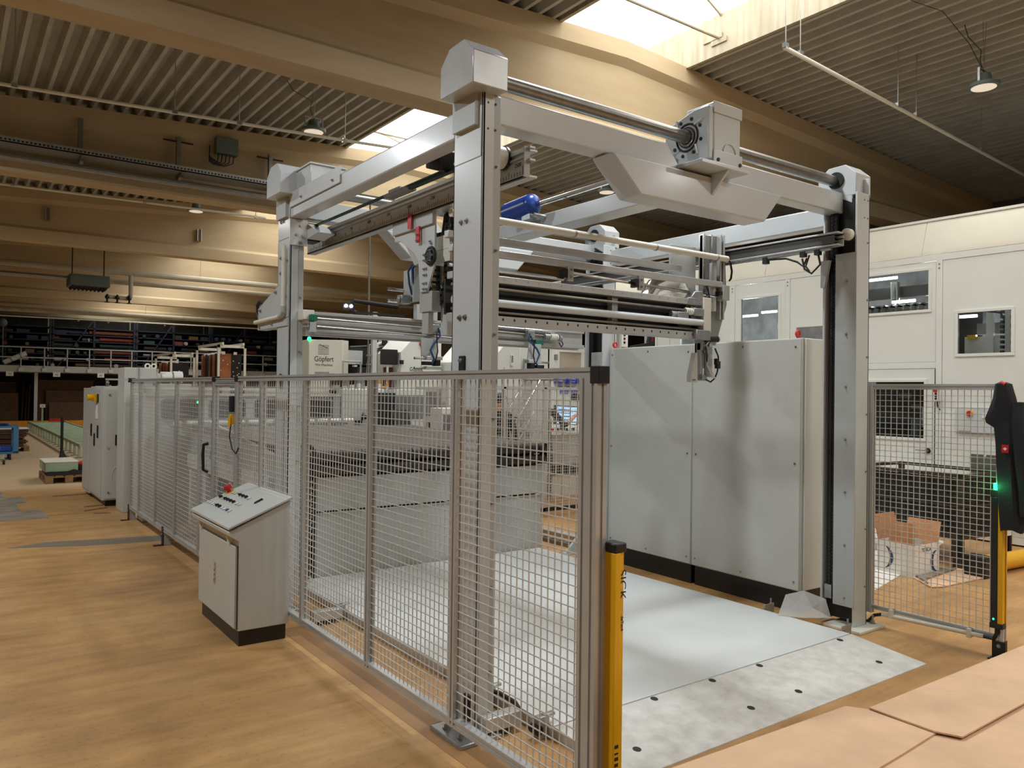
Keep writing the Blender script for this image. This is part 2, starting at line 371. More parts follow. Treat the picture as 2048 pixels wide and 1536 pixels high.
conduit('ceiling_conduit', 'white conduit slung under the right roof deck', [(6.8, 4.75, 5.2), (13.7, 5.19, 5.2), (16, 5.3, 5.2)], .022, 'cream', hang=[(6.82, 4.75, 5.22), (7.1, 4.77, 5.22), (9.3, 4.9, 5.22), (9.8, 4.93, 5.22), (11.9, 5.06, 5.22)])
tr = thing('cable_tray', 'perforated steel cable tray on the beam face at upper left', 'cable tray', (2, 12.6, 5))
MB().box(-4, 5.4, 12.55, 12.95, 4.98, 4.995).box(-4, 5.4, 12.55, 12.56, 4.98, 5.06).build('tray', 'zinc', tr)
mb = MB()
for i in range(110): mb.box(-.5+.05*i, -.5+.05*i+.026, 12.545, 12.551, 5.005, 5.03)
mb.build('perforation', 'black', tr)['kind'] = 'stuff'
for x in (.2, 1.55, 2.9, 4.35): B(x-.03, x+.03, 12.9, 12.98, 4.85, 5.6).build('upright', 'steel', tr); MB().prism([(12.55, 4.97), (12.98, 4.97), (12.98, 4.86)], 'x', x-.025, x+.025).build('arm', 'steel', tr)
for x in (.2, 2.9, 4.35): B(x-.22, x+.22, 12.93, 12.96, 5.52, 5.54).build('cross_bar', 'black', tr)
jb = thing('junction_box', 'grey junction box with looping cables on the beam above the cable tray', 'junction box', (3.6, 12.9, 5.5))
B(3.45, 3.8, 12.85, 12.98, 5.45, 5.72).build('box', 'lampbody', jb, bevel=.01)
for i in range(5): MB().tube([(3.5+.06*i, 12.9, 5.45), (3.48+.06*i, 12.88, 5.32), (3.42+.04*i, 12.88, 5.25), (3.35, 12.88, 5.3+.02*i), (3.36, 12.9, 5.55)], .009, 5).build('cable', 'black', jb)
pp = conduit('heating_pipe', 'dark pipe under the cable tray along the second beam', [(-4, 12.75, 4.83), (5.6, 12.75, 4.83)], .05, 'steel', 'pipe')
hp1 = conduit('heating_pipe', 'thick pale insulated pipe crossing above the unit heater', [(-2, 23.8, 4.83), (16, 23.8, 4.85)], .085, 'cream2', 'pipe', hang=[(1.5, 23.8, 4.9), (3, 23.8, 4.9), (6, 23.8, 4.9)])
conduit('heating_pipe', 'second pale pipe running just below the thick one', [(-2, 24.2, 4.6), (16, 24.2, 4.62)], .07, 'cream2', 'pipe')
conduit('heating_pipe', 'thin pipe feeding the unit heater from the left', [(-2, 22, 4.35), (2.41, 22, 4.35)], .03, 'steel', 'pipe')
MB().tube([(4.15, 23.8, 4.85), (4.15, 23.8, 4.2), (4.05, 23.8, 4.12), (3.6, 23.8, 4.14)], .06, 10).build('branch_pipe', 'cream2', hp1)
uh = thing('unit_heater', 'grey box unit heater with slatted underside hanging from the beam', 'heater', (2.85, 22, 4.2))
B(2.42, 3.3, 21.6, 22.3, 4.14, 4.42).build('casing', 'lampbody', uh, bevel=.015)
for i in range(9): MB().prism([(2.46+.09*i, 4.14), (2.53+.09*i, 4.14), (2.5+.09*i, 4.07)], 'y', 21.62, 22.28).build('louvre', 'black', uh)
for x in (2.5, 3.2): B(x-.012, x+.012, 21.9, 21.925, 4.42, 5.86).build('hanger', 'black', uh)
for x in (3.55, 3.8, 4.1): MB().cyl((x, 23.7, 3.98), (x, 23.7, 4.2), .025, 8).cyl((x, 23.7, 3.97), (x, 23.7, 3.99), .07, 10).sphere((x, 23.7, 4.12), .06).build('valve', 'black', hp1)
conduit('busbar_trunking', 'long white trunking slung low in front of the far racks', [(-3, 32.5, 4.33), (16, 32.5, 4.43)], .09, 'cream2', 'trunking', hang=[(2.9, 32.5, 4.4), (6.2, 32.5, 4.4), (9.5, 32.5, 4.4)], zc=4.75)
conduit('busbar_rail', 'thin pale rail just below the white trunking', [(-3, 33, 4.12), (16, 33, 4.22)], .025, 'cream', 'rail', hang=[(4, 33, 4.1), (5, 33, 4.1), (7, 33, 4.1)], zc=4.3)
# small steel brackets left on the beam faces
for x, y, z, lab in ((1.7, 18.97, 5.15, 'small steel bracket left of centre on the third beam'), (4.75, 18.97, 5.1, 'small steel bracket near the gantry post on the third beam')):
    t = thing('beam_bracket', lab, 'bracket', (x, y, z)); MB().box(x-.05, x-.03, y, y+.1, z, z+.28).box(x+.03, x+.05, y, y+.1, z, z+.28).build('channel', 'zinc', t)
WM[lampR] = Matrix.Translation(lampR.location)
MB().tube([(7.75, 4.2, 5.87), (8.1, 4.1, 5.8), (8.7, 4.1, 5.88), (9.1, 4., 5.6), (9.45, 4., 5.38)], .004, 6).build('power_cable', 'black', lampR)
B(7.62, 7.78, 4.17, 4.23, 5.87, 5.93).build('plug', 'zinc', lampR)
# ---------------------------------------------------------------- the gantry
ga = thing('portal_gantry', 'tall light grey four-post steel gantry standing over the white floor plate', 'gantry', (3.8, 4.6, 0))
HOOD = [(3.43, 3.176), (3.43, 3.335), (3.345, 3.408), (3.21, 3.412), (3.125, 3.336), (3.125, 3.176)]
def post(xw, y0, left, back):
    """U-profile post; xw = outer web face, y0 = front face"""
    s = 1 if left else -1; y1 = y0+.27; w = .112
    xa, xb = sorted((xw, xw+s*.07)); 
    if left:
        p = MB().box(xw, xw+.016, y0, y1, .02, 3.3).box(xw, xw+.068, y0, y0+.014, .02, 3.18).box(xw, xw+.068, y1-.014, y1, .02, 3.18)
    else:
        p = MB().box(xw-.016, xw, y0, y1, .02, 3.3).box(xw-.17, xw, y0, y0+.016, .02, 3.18).box(xw-.17, xw, y1-.016, y1, .02, 3.18)
    p = p.build('post', 'grey', ga, bevel=.004)
    if left:
        B(xw+.066, xw+.112, y0+.004, y1-.004, .1, 3.175).build('cover_strip', 'grey2', p, bevel=.004)
        B(xw-.004, xw+.07, y0+.01, y1-.01, 2.86, 3.2).build('top_plate', 'grey', p, bevel=.004)
    else:
        xi = xw-.17
        B(xi+.06, xi+.075, y0+.017, y1-.017, .05, 3.15).build('back_web', 'plinth', p)
        z1 = 2.74 if not back else 2.1
        B(xi-.004, xi+.004, y0, y0+.165, .16, z1).build('cover_plate', 'grey2', p, bevel=.002)
        ch = MB()
        for i in range(112):
            z = .2+.026*i
            ch.box(xi+.018, xi+.04, y1-.072, y1-.05, z, z+.018).box(xi+.024, xi+.034, y1-.078, y1-.044, z+.008, z+.03)
        c = ch.build('lifting_chain', 'black', p); c['kind'] = 'stuff'
        c2 = c.copy(); COL.objects.link(c2); c2.parent = p; c2.location = Vector(c.location)+Vector((0, -.028, .012))
        B(xi+.01, xi+.045, y1-.085, y1-.03, .19, .29).build('chain_anchor', 'zinc', p)
        for z in [.22+.385*j for j in range(7)]:
            if z < z1: bolt(p, (xi-.004, y0+.075, z), (-1, 0, 0), .007)
    # foot
    fx0, fx1 = (xw-.14, xw+.1) if left else (xw-.24, xw+.1)
    B(fx0, fx1, y0-.09, y0+.2, 0, .022).build('base_plate', 'zinc' if left else 'cream', p, bevel=.004)
    for bx in ((fx0+.05,) if left else (fx1-.05,)):
        for by in (y0-.02, y0+.12): MB().cyl((bx, by, .022), (bx, by, .03), .02, 14).cyl((bx, by, .03), (bx, by, .045), .014, 6).cyl((bx, by, .04), (bx, by, .085), .007, 8).build('anchor_bolt', 'zinc', p)
    # web bolts
    if left:
        for z in ((3.06, 2.56, 2.07, 1.41, .95, .5, .1) if not back else (3.0, 2.72, 2.6, 1.8)):
            for dy in ((.14, .19) if z > 1.9 else (.16,)): bolt(p, (xw, y0+dy, z), (-1, 0, 0), .011, 'zinc' if z > 2.1 else 'steel')
    for z in [.3+.42*j for j in range(7)]: bolt(p, (xw+s*.085 if left else xw-.03, y0, z), (0, -1, 0), .006)
    for z in (3.13, 3.0):
        for dx in (.03, .075): MB().cyl((xw+s*dx, y0-.001, z), (xw+s*dx, y0+.002, z), .006, 8).build('bolt_hole', 'black', p)
    # sheet-metal hood over the drive
    dy = y0-3.2 if left else y0-3.13
    x0, x1 = (2.02, 2.225) if left else (5.385, 5.585)
    h = [(y+dy+(.0 if left else .05), z) for y, z in HOOD]
    MB().prism(h, 'x', x0, x1).build('drive_hood', 'grey' if not (left and not back) else 'zinc2', p, bevel=.004)
    if left: B(xw-.03, xw+.03, y0+.03, y1-.03, 3.02, 3.18).build('hood_bracket', 'grey2', p)
    else:
        MB().prism([(h[5][0]+.03, 3.12), (h[5][0]+.18, 3.2), (h[5][0]+.03, 3.2)], 'x', 5.386, 5.4).build('hood_bracket', 'grey', p)
        MB().cyl((5.37, y0+.2, 3.305), (5.384, y0+.2, 3.305), .062, 20).build('shaft_bore', 'black', p)
    return p
M['zinc2'] = mat('brushed_hood_sheet', (200, 203, 203), .26, .25, var=.08, scale=6)
pFL = post(2.131, 3.2, True, False); pBL = post(2.131, 5.85, True, True)
pFR = post(5.5, 3.1, False, False); pBR = post(5.5, 5.79, False, True)
# side beams along the fence and along the cabinets
MB().box(2.131, 2.24, 3.46, 5.86, 3.005, 3.15).build('side_beam', 'grey', ga, bevel=.012)
MB().box(5.44, 5.55, 3.37, 5.8, 2.985, 3.14).build('side_beam', 'grey', ga, bevel=.012)
MB().box(3.72, 3.9, 3.4, 5.98, 2.95, 3.07).build('centre_beam', 'grey', ga, bevel=.008)
B(3.7, 3.92, 3.39, 3.52, 2.915, 2.95).build('beam_bracket', 'grey2', ga)
# front and rear cross beams with notch, trough and drive
def crossbeam(y):
    zb, ztp = 3.052, 3.208
    MB().prism([(2.24, zb), (3.64, zb), (3.5, ztp), (2.24, ztp)], 'y', y, y+.13).prism([(4.06, zb), (5.44, zb), (5.44, ztp), (4.15, ztp)], 'y', y, y+.13).prism([(3.6, zb), (4.1, zb), (4.08, zb+.04), (3.62, zb+.04)], 'y', y+.02, y+.13).build('cross_beam', 'grey', ga, bevel=.01)
    MB().prism([(2.99, 3.045), (3.22, 2.835), (4.375, 2.84), (4.565, 3.045)], 'y', y-.06, y+.12).build('stiffener_trough', 'grey', ga, bevel=.012)
    for i in range(6): MB().sphere((3.1+.26*i, y-.012, 3.048), .012, 6, 4, (2.5, 1, .7)).build('weld_bead', 'grey2', ga)
    MB().cyl((2.22, y+.07, 3.305), (5.4, y+.07, 3.305), .04, 24).build('drive_shaft', 'steel', ga)
    g = MB().box(3.8, 4.06, y-.1, y+.12, 3.13, 3.5).prism([(3.8, 3.13), (4.06, 3.13), (4.04, 3.09), (3.82, 3.09)], 'y', y-.1, y+.1).build('gearbox', 'grey', ga, bevel=.012)
    B(3.795, 4.065, y-.108, y-.1, 3.43, 3.5).build('cover_rib', 'grey', g, bevel=.003)
    MB().box(3.795, 4.065, y-.112, y-.1, 3.09, 3.2).build('foot_rib', 'grey', g, bevel=.003)
    MB().ring((3.95, y-.102, 3.2), (0, 1, 0), .06, .005, 24, 6).build('cover_ring', 'grey', g)
    for x in (3.83, 4.04): MB().cyl((x, y-.118, 3.14), (x, y-.11, 3.14), .012, 10).build('plug', 'black', g)
    f = MB().prism([(y-.1, 3.14), (y-.1, 3.47), (y+.02, 3.47), (y+.2, 3.42), (y+.26, 3.36), (y+.26, 3.22), (y+.12, 3.13)], 'x', 3.755, 3.8).build('flange', 'grey', g, bevel=.01)
    MB().ring((3.752, y+.07, 3.305), (1, 0, 0), .085, .007, 28, 6).cyl((3.745, y+.07, 3.305), (3.752, y+.07, 3.305), .066, 24).build('shaft_seal', 'black', g)
    MB().ring((3.75, y+.07, 3.305), (1, 0, 0), .052, .009, 20, 6).build('clamp_collar', 'chrome', g)
    for i in range(8):
        a = i*PI/4+.3; MB().cyl((3.748, y+.07+.115*math.cos(a), 3.305+.115*math.sin(a)), (3.756, y+.07+.115*math.cos(a), 3.305+.115*math.sin(a)), .011, 10).build('bolt_hole', 'black', g)
    for i in range(4):
        a = i*PI/2+.7; p0 = (3.752, y+.07+.09*math.cos(a), 3.305+.09*math.sin(a)); p1 = (3.752, y+.07+.15*math.cos(a+.25), 3.305+.15*math.sin(a+.25)); MB().cyl(p0, p1, .009, 6).build('cast_rib', 'grey', g)
    MB().box(3.58, 4.02, y-.2, y+.05, 3.062, 3.086).build('gearbox_plate', 'grey', ga, bevel=.004)
    MB().prism([(y-.19, 3.062), (y-.06, 3.062), (y-.06, 2.93)], 'x', 3.83, 3.85).build('gusset', 'grey', ga, bevel=.002)
crossbeam(3.25); crossbeam(6.0)
# control box and cover plate at the rear left corner
cb = B(2.15, 2.42, 5.5, 5.86, 3.16, 3.35).build('terminal_box', 'zinc2', ga, bevel=.004)
B(2.14, 2.43, 5.49, 5.87, 3.35, 3.362).build('box_lid', 'grey', cb); MB().cyl((2.3, 5.49, 3.27), (2.3, 5.45, 3.24), .03, 10).build('cable_gland', 'black', cb)
cv = B(2.118, 2.128, 4.905, 5.84, 3.082, 3.195).build('side_cover', 'grey', ga, bevel=.002)
for y in (5.02, 5.6): bolt(cv, (2.118, y, 3.12), (-1, 0, 0), .008)
MB().tube([(2.2, 5.84, 3.16), (2.18, 5.9, 3.13), (2.19, 5.86, 3.17), (2.2, 5.75, 3.22)], .02, 6).build('cable', 'black', ga)
# galvanised corner bracket plate on the rear left post
cp = B(2.12, 2.26, 5.828, 5.842, 2.8, 3.0).build('corner_plate', 'zinc2', ga)
for x, z in ((2.2, 2.95), (2.22, 2.87), (2.17, 2.88), (2.2, 2.82)): bolt(cp, (x, 5.828, z), (0, -1, 0), .01)
# long travel rails with measuring scale, left and right
def rail(x, face, near, far, z0, z1, name):
    """C-profile along Y; face = -1 shows the scale on the -X side"""
    s = face
    r = MB().box(x, x+.012, near, far, z0, z1).box(x, x-s*.07, near, far, z1-.012, z1).box(x, x-s*.07, near, far, z0, z0+.012).build(name, 'alu', ga, bevel=.002)
    MB().box(x+s*.016, x, near, far, z1-.022, z1).box(x+s*.012, x, near, far, z1-.05, z1-.042).build('rail_lip', 'alu', r)
    return r
rl = rail(2.45, -1, 3.26, 6.32, 2.825, 2.975, 'travel_rail')
M['paper2'] = mat('silver_scale_strip', (186, 184, 178), .5, .2, var=.03)
sc = B(2.4475, 2.4495, 3.27, 6.3, 2.84, 2.915).build('scale_strip', 'paper2', rl)
tk = MB()
for i in range(120):
    y = 3.29+.025*i; h = .046 if i % 10 == 0 else .034 if i % 5 == 0 else .02
    tk.box(2.4462, 2.4476, y, y+.0035, 2.842, 2.842+h)
tk.build('scale_marks', 'ink', rl)['kind'] = 'stuff'
for i, s_ in enumerate(('2500', '2250', '2000', '1750', '1500', '1250', '1000', '750', '500', '250')):
    text(s_, .03, 'ink', (2.4466, 3.335+.3*i, 2.899), (0, -1, 0), (0, 0, 1), rl, .0004)
ep = B(2.425, 2.462, 3.25, 3.26, 2.82, 2.98).build('end_plate', 'grey2', rl)
MB().box(2.44, 2.475, 3.22, 3.245, 2.965, 2.975).box(2.44, 2.475, 3.22, 3.245, 2.9, 2.91).build('end_lip', 'zinc', rl)
MB().cyl((2.28, 3.45, 2.96), (2.44, 3.45, 2.96), .06, 24).build('pulley', 'cream', ga)
for x in (2.33, 2.425): MB().cyl((x, 3.45, 2.96), (x+.015, 3.45, 2.96), .064, 24).build('pulley_rim', 'black', ga)
B(2.31, 2.34, 3.45, 6.05, 2.966, 2.974).build('tooth_belt', 'dgreen', ga); B(2.31, 2.34, 3.45, 4.3, 2.945, 2.95).build('tooth_belt', 'dgreen', ga)
MB().prism([(3.82, 3.07), (3.99, 3.1), (4.0, 3.0), (3.85, 2.95)], 'x', 2.26, 2.36).build('motor_cover', 'black', ga, bevel=.008)
MB().box(2.29, 2.37, 4.3, 4.6, 2.945, 2.962).box(2.3, 2.36, 4.4, 4.55, 2.962, 2.985).build('belt_clamp', 'zinc', ga, bevel=.003)
MB().cyl((2.26, 6.0, 2.93), (2.4, 6.0, 2.93), .055, 16).box(2.27, 2.39, 5.9, 6.05, 2.86, 3.0).build('rear_drive', 'black', ga)
MB().prism([(5.84, 2.98), (5.62, 2.88), (5.84, 2.86)], 'x', 2.26, 2.4).build('rail_gusset', 'grey', ga)
rr = rail(5.25, 1, 3.16, 6.3, 2.78, 2.88, 'travel_rail')
MB().box(5.205, 5.25, 3.2, 6.3, 2.845, 2.855).box(5.205, 5.25, 3.2, 6.3, 2.81, 2.82).box(5.2, 5.206, 3.2, 6.3, 2.8, 2.86).build('rail_profile', 'alud', rr)
MB().cyl((5.27, 3.15, 2.868), (5.31, 3.15, 2.868), .042, 24).build('pulley', 'cream', ga)
MB().cyl((5.2, 3.22, 2.765), (5.2, 6.2, 2.765), .012, 10).build('guide_tube', 'zinc', ga)
MB().tube([(5.2, 3.75, 2.75), (5.2, 3.6, 2.74), (5.2, 3.5, 2.7), (5.2, 3.45, 2.66), (5.2, 3.42, 2.72)], .008, 6).tube([(5.2, 3.46, 2.72), (5.2, 3.44, 2.64), (5.2, 3.38, 2.6), (5.2, 3.31, 2.66), (5.2, 3.33, 2.75)], .008, 6).tube([(5.2, 3.4, 2.74), (5.2, 3.43, 2.66), (5.2, 3.4, 2.62)], .007, 6).build('sensor_cable', 'black', ga)
MB().box(5.18, 5.22, 3.43, 3.47, 2.73, 2.77).box(5.18, 5.22, 3.31, 3.35, 2.73, 2.77).box(5.18, 5.22, 3.76, 3.8, 2.72, 2.77).build('sensor', 'black', ga)
MB().prism([(3.3, 2.7), (3.37, 2.7), (3.37, 2.5), (3.34, 2.5)], 'x', 5.3, 5.33).build('rail_gusset', 'zinc2', ga)
# cable arm and conduit behind the rear left post
MB().prism([(6.12, 2.5), (5.87, 2.49), (5.86, 2.25), (6.19, 2.21), (6.55, 2.21), (6.57, 2.36)], 'x', 2.125, 2.14).build('cable_arm_plate', 'grey', ga, bevel=.002)
B(2.12, 2.2, 5.87, 6.56, 2.18, 2.235).build('cable_arm', 'grey', ga, bevel=.003)
for y, z in ((6.13, 2.46), (6.5, 2.34), (6.5, 2.25), (6.5, 2.2), (6.2, 2.21)): bolt(ga, (2.12, y, z), (-1, 0, 0), .01)
MB().cyl((2.1, 5.9, 2.33), (2.1, 5.9, 2.8), .017, 12).build('conduit', 'cream', ga)
MB().cyl((2.1, 5.98, 2.255), (2.1, 6.56, 2.245), .017, 12).build('conduit', 'cream', ga)
MB().tube([(2.1, 5.9, 2.33), (2.1, 5.9, 2.29), (2.1, 5.93, 2.262), (2.1, 5.98, 2.255)], .019, 10).build('conduit_bend', 'grey2', ga)
MB().tube([(2.15, 6.52, 2.25), (2.15, 6.6, 2.28), (2.15, 6.66, 2.34), (2.15, 6.66, 2.4), (2.15, 6.6, 2.43), (2.15, 6.5, 2.4)], .014, 8).build('cable_loop', 'black', ga)
for z in (2.4, 2.68): B(2.085, 2.131, 5.89, 5.91, z, z+.012).build('conduit_clip', 'zinc', ga)
for y0, z in ((5.97, 1.72), (3.33, 1.79)):  # black locking tabs to the fence
    B(2.118, 2.131, y0, y0+.05, z-.02, z+.085).build('fence_tab', 'black', ga, bevel=.004); bolt(ga, (2.118, y0+.025, z+.06), (-1, 0, 0), .01)
# blue damper with striped tube between centre beam and front beam
dm = MB().cyl((3.62, 5.05, 3.11), (3.64, 4.78, 3.135), .085, 20).sphere((3.64, 4.77, 3.135), .085, 16, 8, (1, .6, 1)).build('damper', 'blue', ga)
MB().cyl((3.66, 4.8, 3.14), (3.72, 3.4, 3.18), .026, 14).build('damper_rod', 'chrome', dm)
for i in range(5): MB().cyl((3.68+.0007*i, 4.4+.018*i, 3.152), (3.68+.0007*i, 4.411+.018*i, 3.152), .0285, 14).build('stripe', 'black' if i % 2 == 0 else 'yellow', dm)
MB().box(3.6, 3.72, 4.75, 4.85, 3.02, 3.06).cyl((3.62, 4.72, 3.05), (3.75, 4.7, 3.04), .015, 8).build('damper_foot', 'zinc', dm)

# ---------------------------------------------------------------- front gripper crossbeam (travels on the rails)
fb = thing('gripper_crossbeam', 'front travelling crossbeam of bars, rods and black panel hanging inside the gantry', 'crossbeam', (3.8, 4.1, 2.1))
pl = MB().prism([(4.792, 2.85), (4.253, 2.865), (4.244, 2.498), (4.339, 2.325), (4.43, 2.328), (4.456, 2.532), (4.511, 2.588), (4.708, 2.699), (4.788, 2.704)], 'x', 2.475, 2.49).build('side_plate', 'grey', fb, bevel=.003)
B(2.458, 2.474, 4.25, 4.79, 2.745, 2.835).build('saddle_plate', 'grey2', fb, bevel=.002)
MB().prism([(4.7, 2.7), (4.5, 2.58), (4.46, 2.53), (4.55, 2.52)], 'x', 2.5, 2.56).build('rear_plate', 'grey2', fb)
MB().prism([(4.536, 2.855), (4.488, 2.837), (4.49, 2.745), (4.54, 2.752)], 'x', 2.438, 2.444).build('red_pointer', 'red', fb); MB().prism([(4.452, 2.749), (4.406, 2.752), (4.403, 2.645), (4.45, 2.65)], 'x', 2.45, 2.457).build('red_pointer', 'red', fb)
for z in (2.66, 2.7): bolt(fb, (2.45, 4.428, z), (-1, 0, 0), .007)
MB().ring((2.47, 4.285, 2.545), (1, 0, 0), .05, .013, 22, 8).cyl((2.455, 4.285, 2.545), (2.475, 4.285, 2.545), .035, 16).build('bearing_hub', 'black', fb)
for i in range(6): bolt(fb, (2.46, 4.285+.038*math.cos(i*PI/3), 2.545+.038*math.sin(i*PI/3)), (-1, 0, 0), .005)
for y, z in ((4.299, 2.64), (4.285, 2.625), (4.373, 2.562), (4.35, 2.565), (4.372, 2.526), (4.35, 2.52), (4.371, 2.472), (4.345, 2.472), (4.37, 2.433), (4.344, 2.432), (4.375, 2.379), (4.342, 2.379), (4.374, 2.344), (4.341, 2.341)): bolt(fb, (2.475, y, z), (-1, 0, 0), .007)
MB().box(2.54, 2.63, 4.17, 4.4, 2.51, 2.59).box(2.54, 2.63, 4.17, 4.38, 2.59, 2.68).build('sensor_box', 'cream', fb, bevel=.003)
# energy chain: a strip of links hanging in a U
def echain(path, w, parent, name='energy_chain'):
    for i in range(len(path)-1):
        a, b = Vector(path[i]), Vector(path[i+1]); d = (b-a); n = Vector((0, -d.z, d.y)).normalized()*.028
        q = MB()
        for x in (0, w-.012):
            v = [(a.x+x, *(a+n)[1:]), (a.x+x, *(a-n)[1:]), (a.x+x, *(a+d*.92-n)[1:]), (a.x+x, *(a+d*.92+n)[1:])]
            q.add([Vector(p) for p in v]+[Vector(p)+Vector((.012, 0, 0)) for p in v], [(0, 1, 2, 3), (7, 6, 5, 4), (0, 4, 5, 1), (1, 5, 6, 2), (2, 6, 7, 3), (3, 7, 4, 0)])
        c = a+d*.46
        q.box(a.x, a.x+w, c.y-.01, c.y+.01, c.z+.0, c.z+.014)
        q.build('chain_link', 'rubber', parent)
ec = MB().box(2.6, 2.61, 4.2, 4.26, 2.3, 2.9).build('energy_chain', 'black', fb)
path = [(2.55, 4.46, 2.74-.04*i) for i in range(10)]+[(2.55, 4.44-.035*(1-math.cos(t))*2.4, 2.35-.1*math.sin(t)) for t in [PI*j/8 for j in range(9)]]+[(2.55, 4.23, 2.38+.04*i) for i in range(12)]
echain(path, .09, ec)
MB().tube([(2.6, 4.3, 2.85), (2.58, 4.28, 2.78), (2.6, 4.26, 2.7)], .012, 6).tube([(2.62, 4.36, 2.84), (2.6, 4.34, 2.77), (2.6, 4.36, 2.7)], .012, 6).build('cable', 'black', fb)
MB().box(2.52, 2.6, 4.2, 4.45, 2.84, 2.87).build('chain_bracket', 'grey2', fb)
def bar(name, x0, x1, y, z, h, d, m='alu', bev=.004): return B(x0, x1, y-d/2, y+d/2, z-h/2, z+h/2).build(name, m, fb, bevel=bev)
MB().cyl((2.5, 4.1, 2.79), (5.13, 4.1, 2.793), .024, 16).build('top_tube', 'cream', fb)
for x in (3.5, 4.3, 5.0): MB().cyl((x-.006, 4.1, 2.79), (x+.006, 4.1, 2.79), .027, 12).build('tube_clip', 'zinc', fb)
bar('upper_bar', 2.5, 4.62, 4.15, 2.668, .045, .05)
bar('middle_bar', 2.5, 5.05, 4.1, 2.575, .045, .05)
MB().cyl((2.5, 4.12, 2.475), (3.42, 4.12, 2.47), .013, 10).cyl((3.5, 4.12, 2.52), (5.05, 4.12, 2.48), .012, 10).build('guide_rod', 'chrome', fb)
for x, z in ((3.42, 2.555), (4.1, 2.55)):
    q = B(x, x+.05, 4.07, 4.09, z-.1, z+.01).build('rod_bracket', 'zinc2', fb); B(x-.03, x, 4.07, 4.13, z-.08, z-.02).build('rod_bearing', 'black', fb)
    for dz in (-.02, -.07): bolt(q, (x+.025, 4.07, z+dz), (0, -1, 0), .009)
# C-profile pair with black web and scale
bar('top_profile', 2.5, 4.83, 4.1, 2.408, .045, .07, 'alu', .003)
bar('bottom_profile', 2.5, 4.85, 4.1, 2.148, .055, .08, 'alu', .003)
B(2.5, 4.75, 4.15, 4.17, 2.17, 2.39).build('black_web', 'plinth', fb)
dots = MB()
for i in range(23): dots.cyl((2.6+.095*i, 4.0655, 2.41), (2.6+.095*i, 4.0645, 2.41), .006, 8)
dots.build('screw_row', 'zinc', fb)['kind'] = 'stuff'
dots = MB()
for i in range(24): dots.box(2.6+.09*i, 2.612+.09*i, 4.0585, 4.06, 2.146, 2.162)
dots.build('scale_marks', 'ink', fb)['kind'] = 'stuff'
MB().cyl((2.5, 4.06, 2.255), (4.78, 4.06, 2.25), .026, 16).build('round_bar', 'grey', fb)
MB().cyl((2.5, 4.08, 2.35), (4.6, 4.08, 2.34), .01, 8).cyl((2.5, 4.08, 2.2), (4.75, 4.08, 2.195), .009, 8).build('thin_rod', 'steel', fb)
for x in (3.86, 4.7): 
    q = B(x, x+.055, 4.1, 4.15, 2.17, 2.4).build('web_post', 'zinc2', fb)
    for z in (2.38, 2.35, 2.2, 2.23):
        for dx in (.014, .042): bolt(q, (x+dx, 4.1, z), (0, -1, 0), .005)
B(4.79, 4.88, 4.05, 4.2, 2.175, 2.45).build('end_plate', 'cream', fb, bevel=.003)
MB().box(4.5, 4.62, 4.05, 4.12, 2.25, 2.32).cyl((4.45, 4.08, 2.3), (4.52, 4.08, 2.3), .025, 12).build('rod_block', 'zinc', fb, bevel=.004)
for i in range(4): MB().ring((4.6+.022*i, 4.07, 2.33), (1, .1, 0), .022, .007, 14, 6).build('bellows_ring', 'cream', fb)
MB().box(4.68, 4.8, 4.05, 4.12, 2.3, 2.36).box(4.62, 4.82, 4.06, 4.14, 2.39, 2.44).prism([(4.66, 2.44), (4.82, 2.44), (4.78, 2.5), (4.7, 2.49)], 'y', 4.06, 4.14).build('drive_block', 'zinc', fb, bevel=.005)
B(4.55, 4.78, 4.1, 4.15, 2.2, 2.28).build('black_drive', 'black', fb)
B(4.68, 4.84, 4.02, 4.1, 2.115, 2.19).build('bottom_block', 'zinc', fb, bevel=.004)
M['hangergrey'] = mat('shaded_hanger_paint', (140, 144, 143), .4, var=.04)  # darker grey puts the hanger's shade into its colour
# right-hand hanger: tapered plate with two channels
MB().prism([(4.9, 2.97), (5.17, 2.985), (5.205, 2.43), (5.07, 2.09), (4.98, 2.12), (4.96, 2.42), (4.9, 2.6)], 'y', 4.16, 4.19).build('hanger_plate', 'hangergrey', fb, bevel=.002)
MB().prism([(4.6, 2.87), (4.9, 2.88), (4.9, 2.5), (4.85, 2.5), (4.78, 2.6), (4.6, 2.64)], 'y', 4.23, 4.245).build('side_plate', 'grey', fb, bevel=.002)
MB().box(4.9, 4.92, 4.15, 4.2, 2.42, 2.98).box(4.99, 5.01, 4.15, 4.2, 2.3, 2.985).build('channel', 'chrome', fb, bevel=.002)
MB().box(5.07, 5.085, 4.12, 4.2, 2.3, 2.99).box(5.11, 5.125, 4.12, 4.2, 2.3, 2.99).build('channel', 'alu', fb, bevel=.002)
B(5.085, 5.11, 4.17, 4.19, 2.3, 2.99).build('channel_back', 'black', fb)
MB().cyl((5.0, 4.14, 2.36), (5.0, 4.14, 2.75), .03, 14).build('lift_cylinder', 'zinc2', fb)
B(5.04, 5.115, 4.06, 4.14, 2.45, 2.57).build('bar_end_block', 'grey2', fb, bevel=.003)
B(5.0, 5.05, 4.07, 4.13, 2.49, 2.52).build('rod_end', 'black', fb)
for x, z in ((4.94, 2.9), (4.66, 2.83), (4.68, 2.8), (4.65, 2.8), (5.06, 2.2)): bolt(fb, (x, 4.2, z), (0, -1, 0), .008)
MB().tube([(5.13, 4.1, 2.79), (5.17, 4.1, 2.77), (5.19, 4.1, 2.7), (5.18, 4.1, 2.64), (5.16, 4.1, 2.62)], .009, 6).tube([(4.87, 4.1, 2.56), (4.9, 4.1, 2.52), (4.92, 4.1, 2.44)], .007, 6).build('cable', 'black', fb)
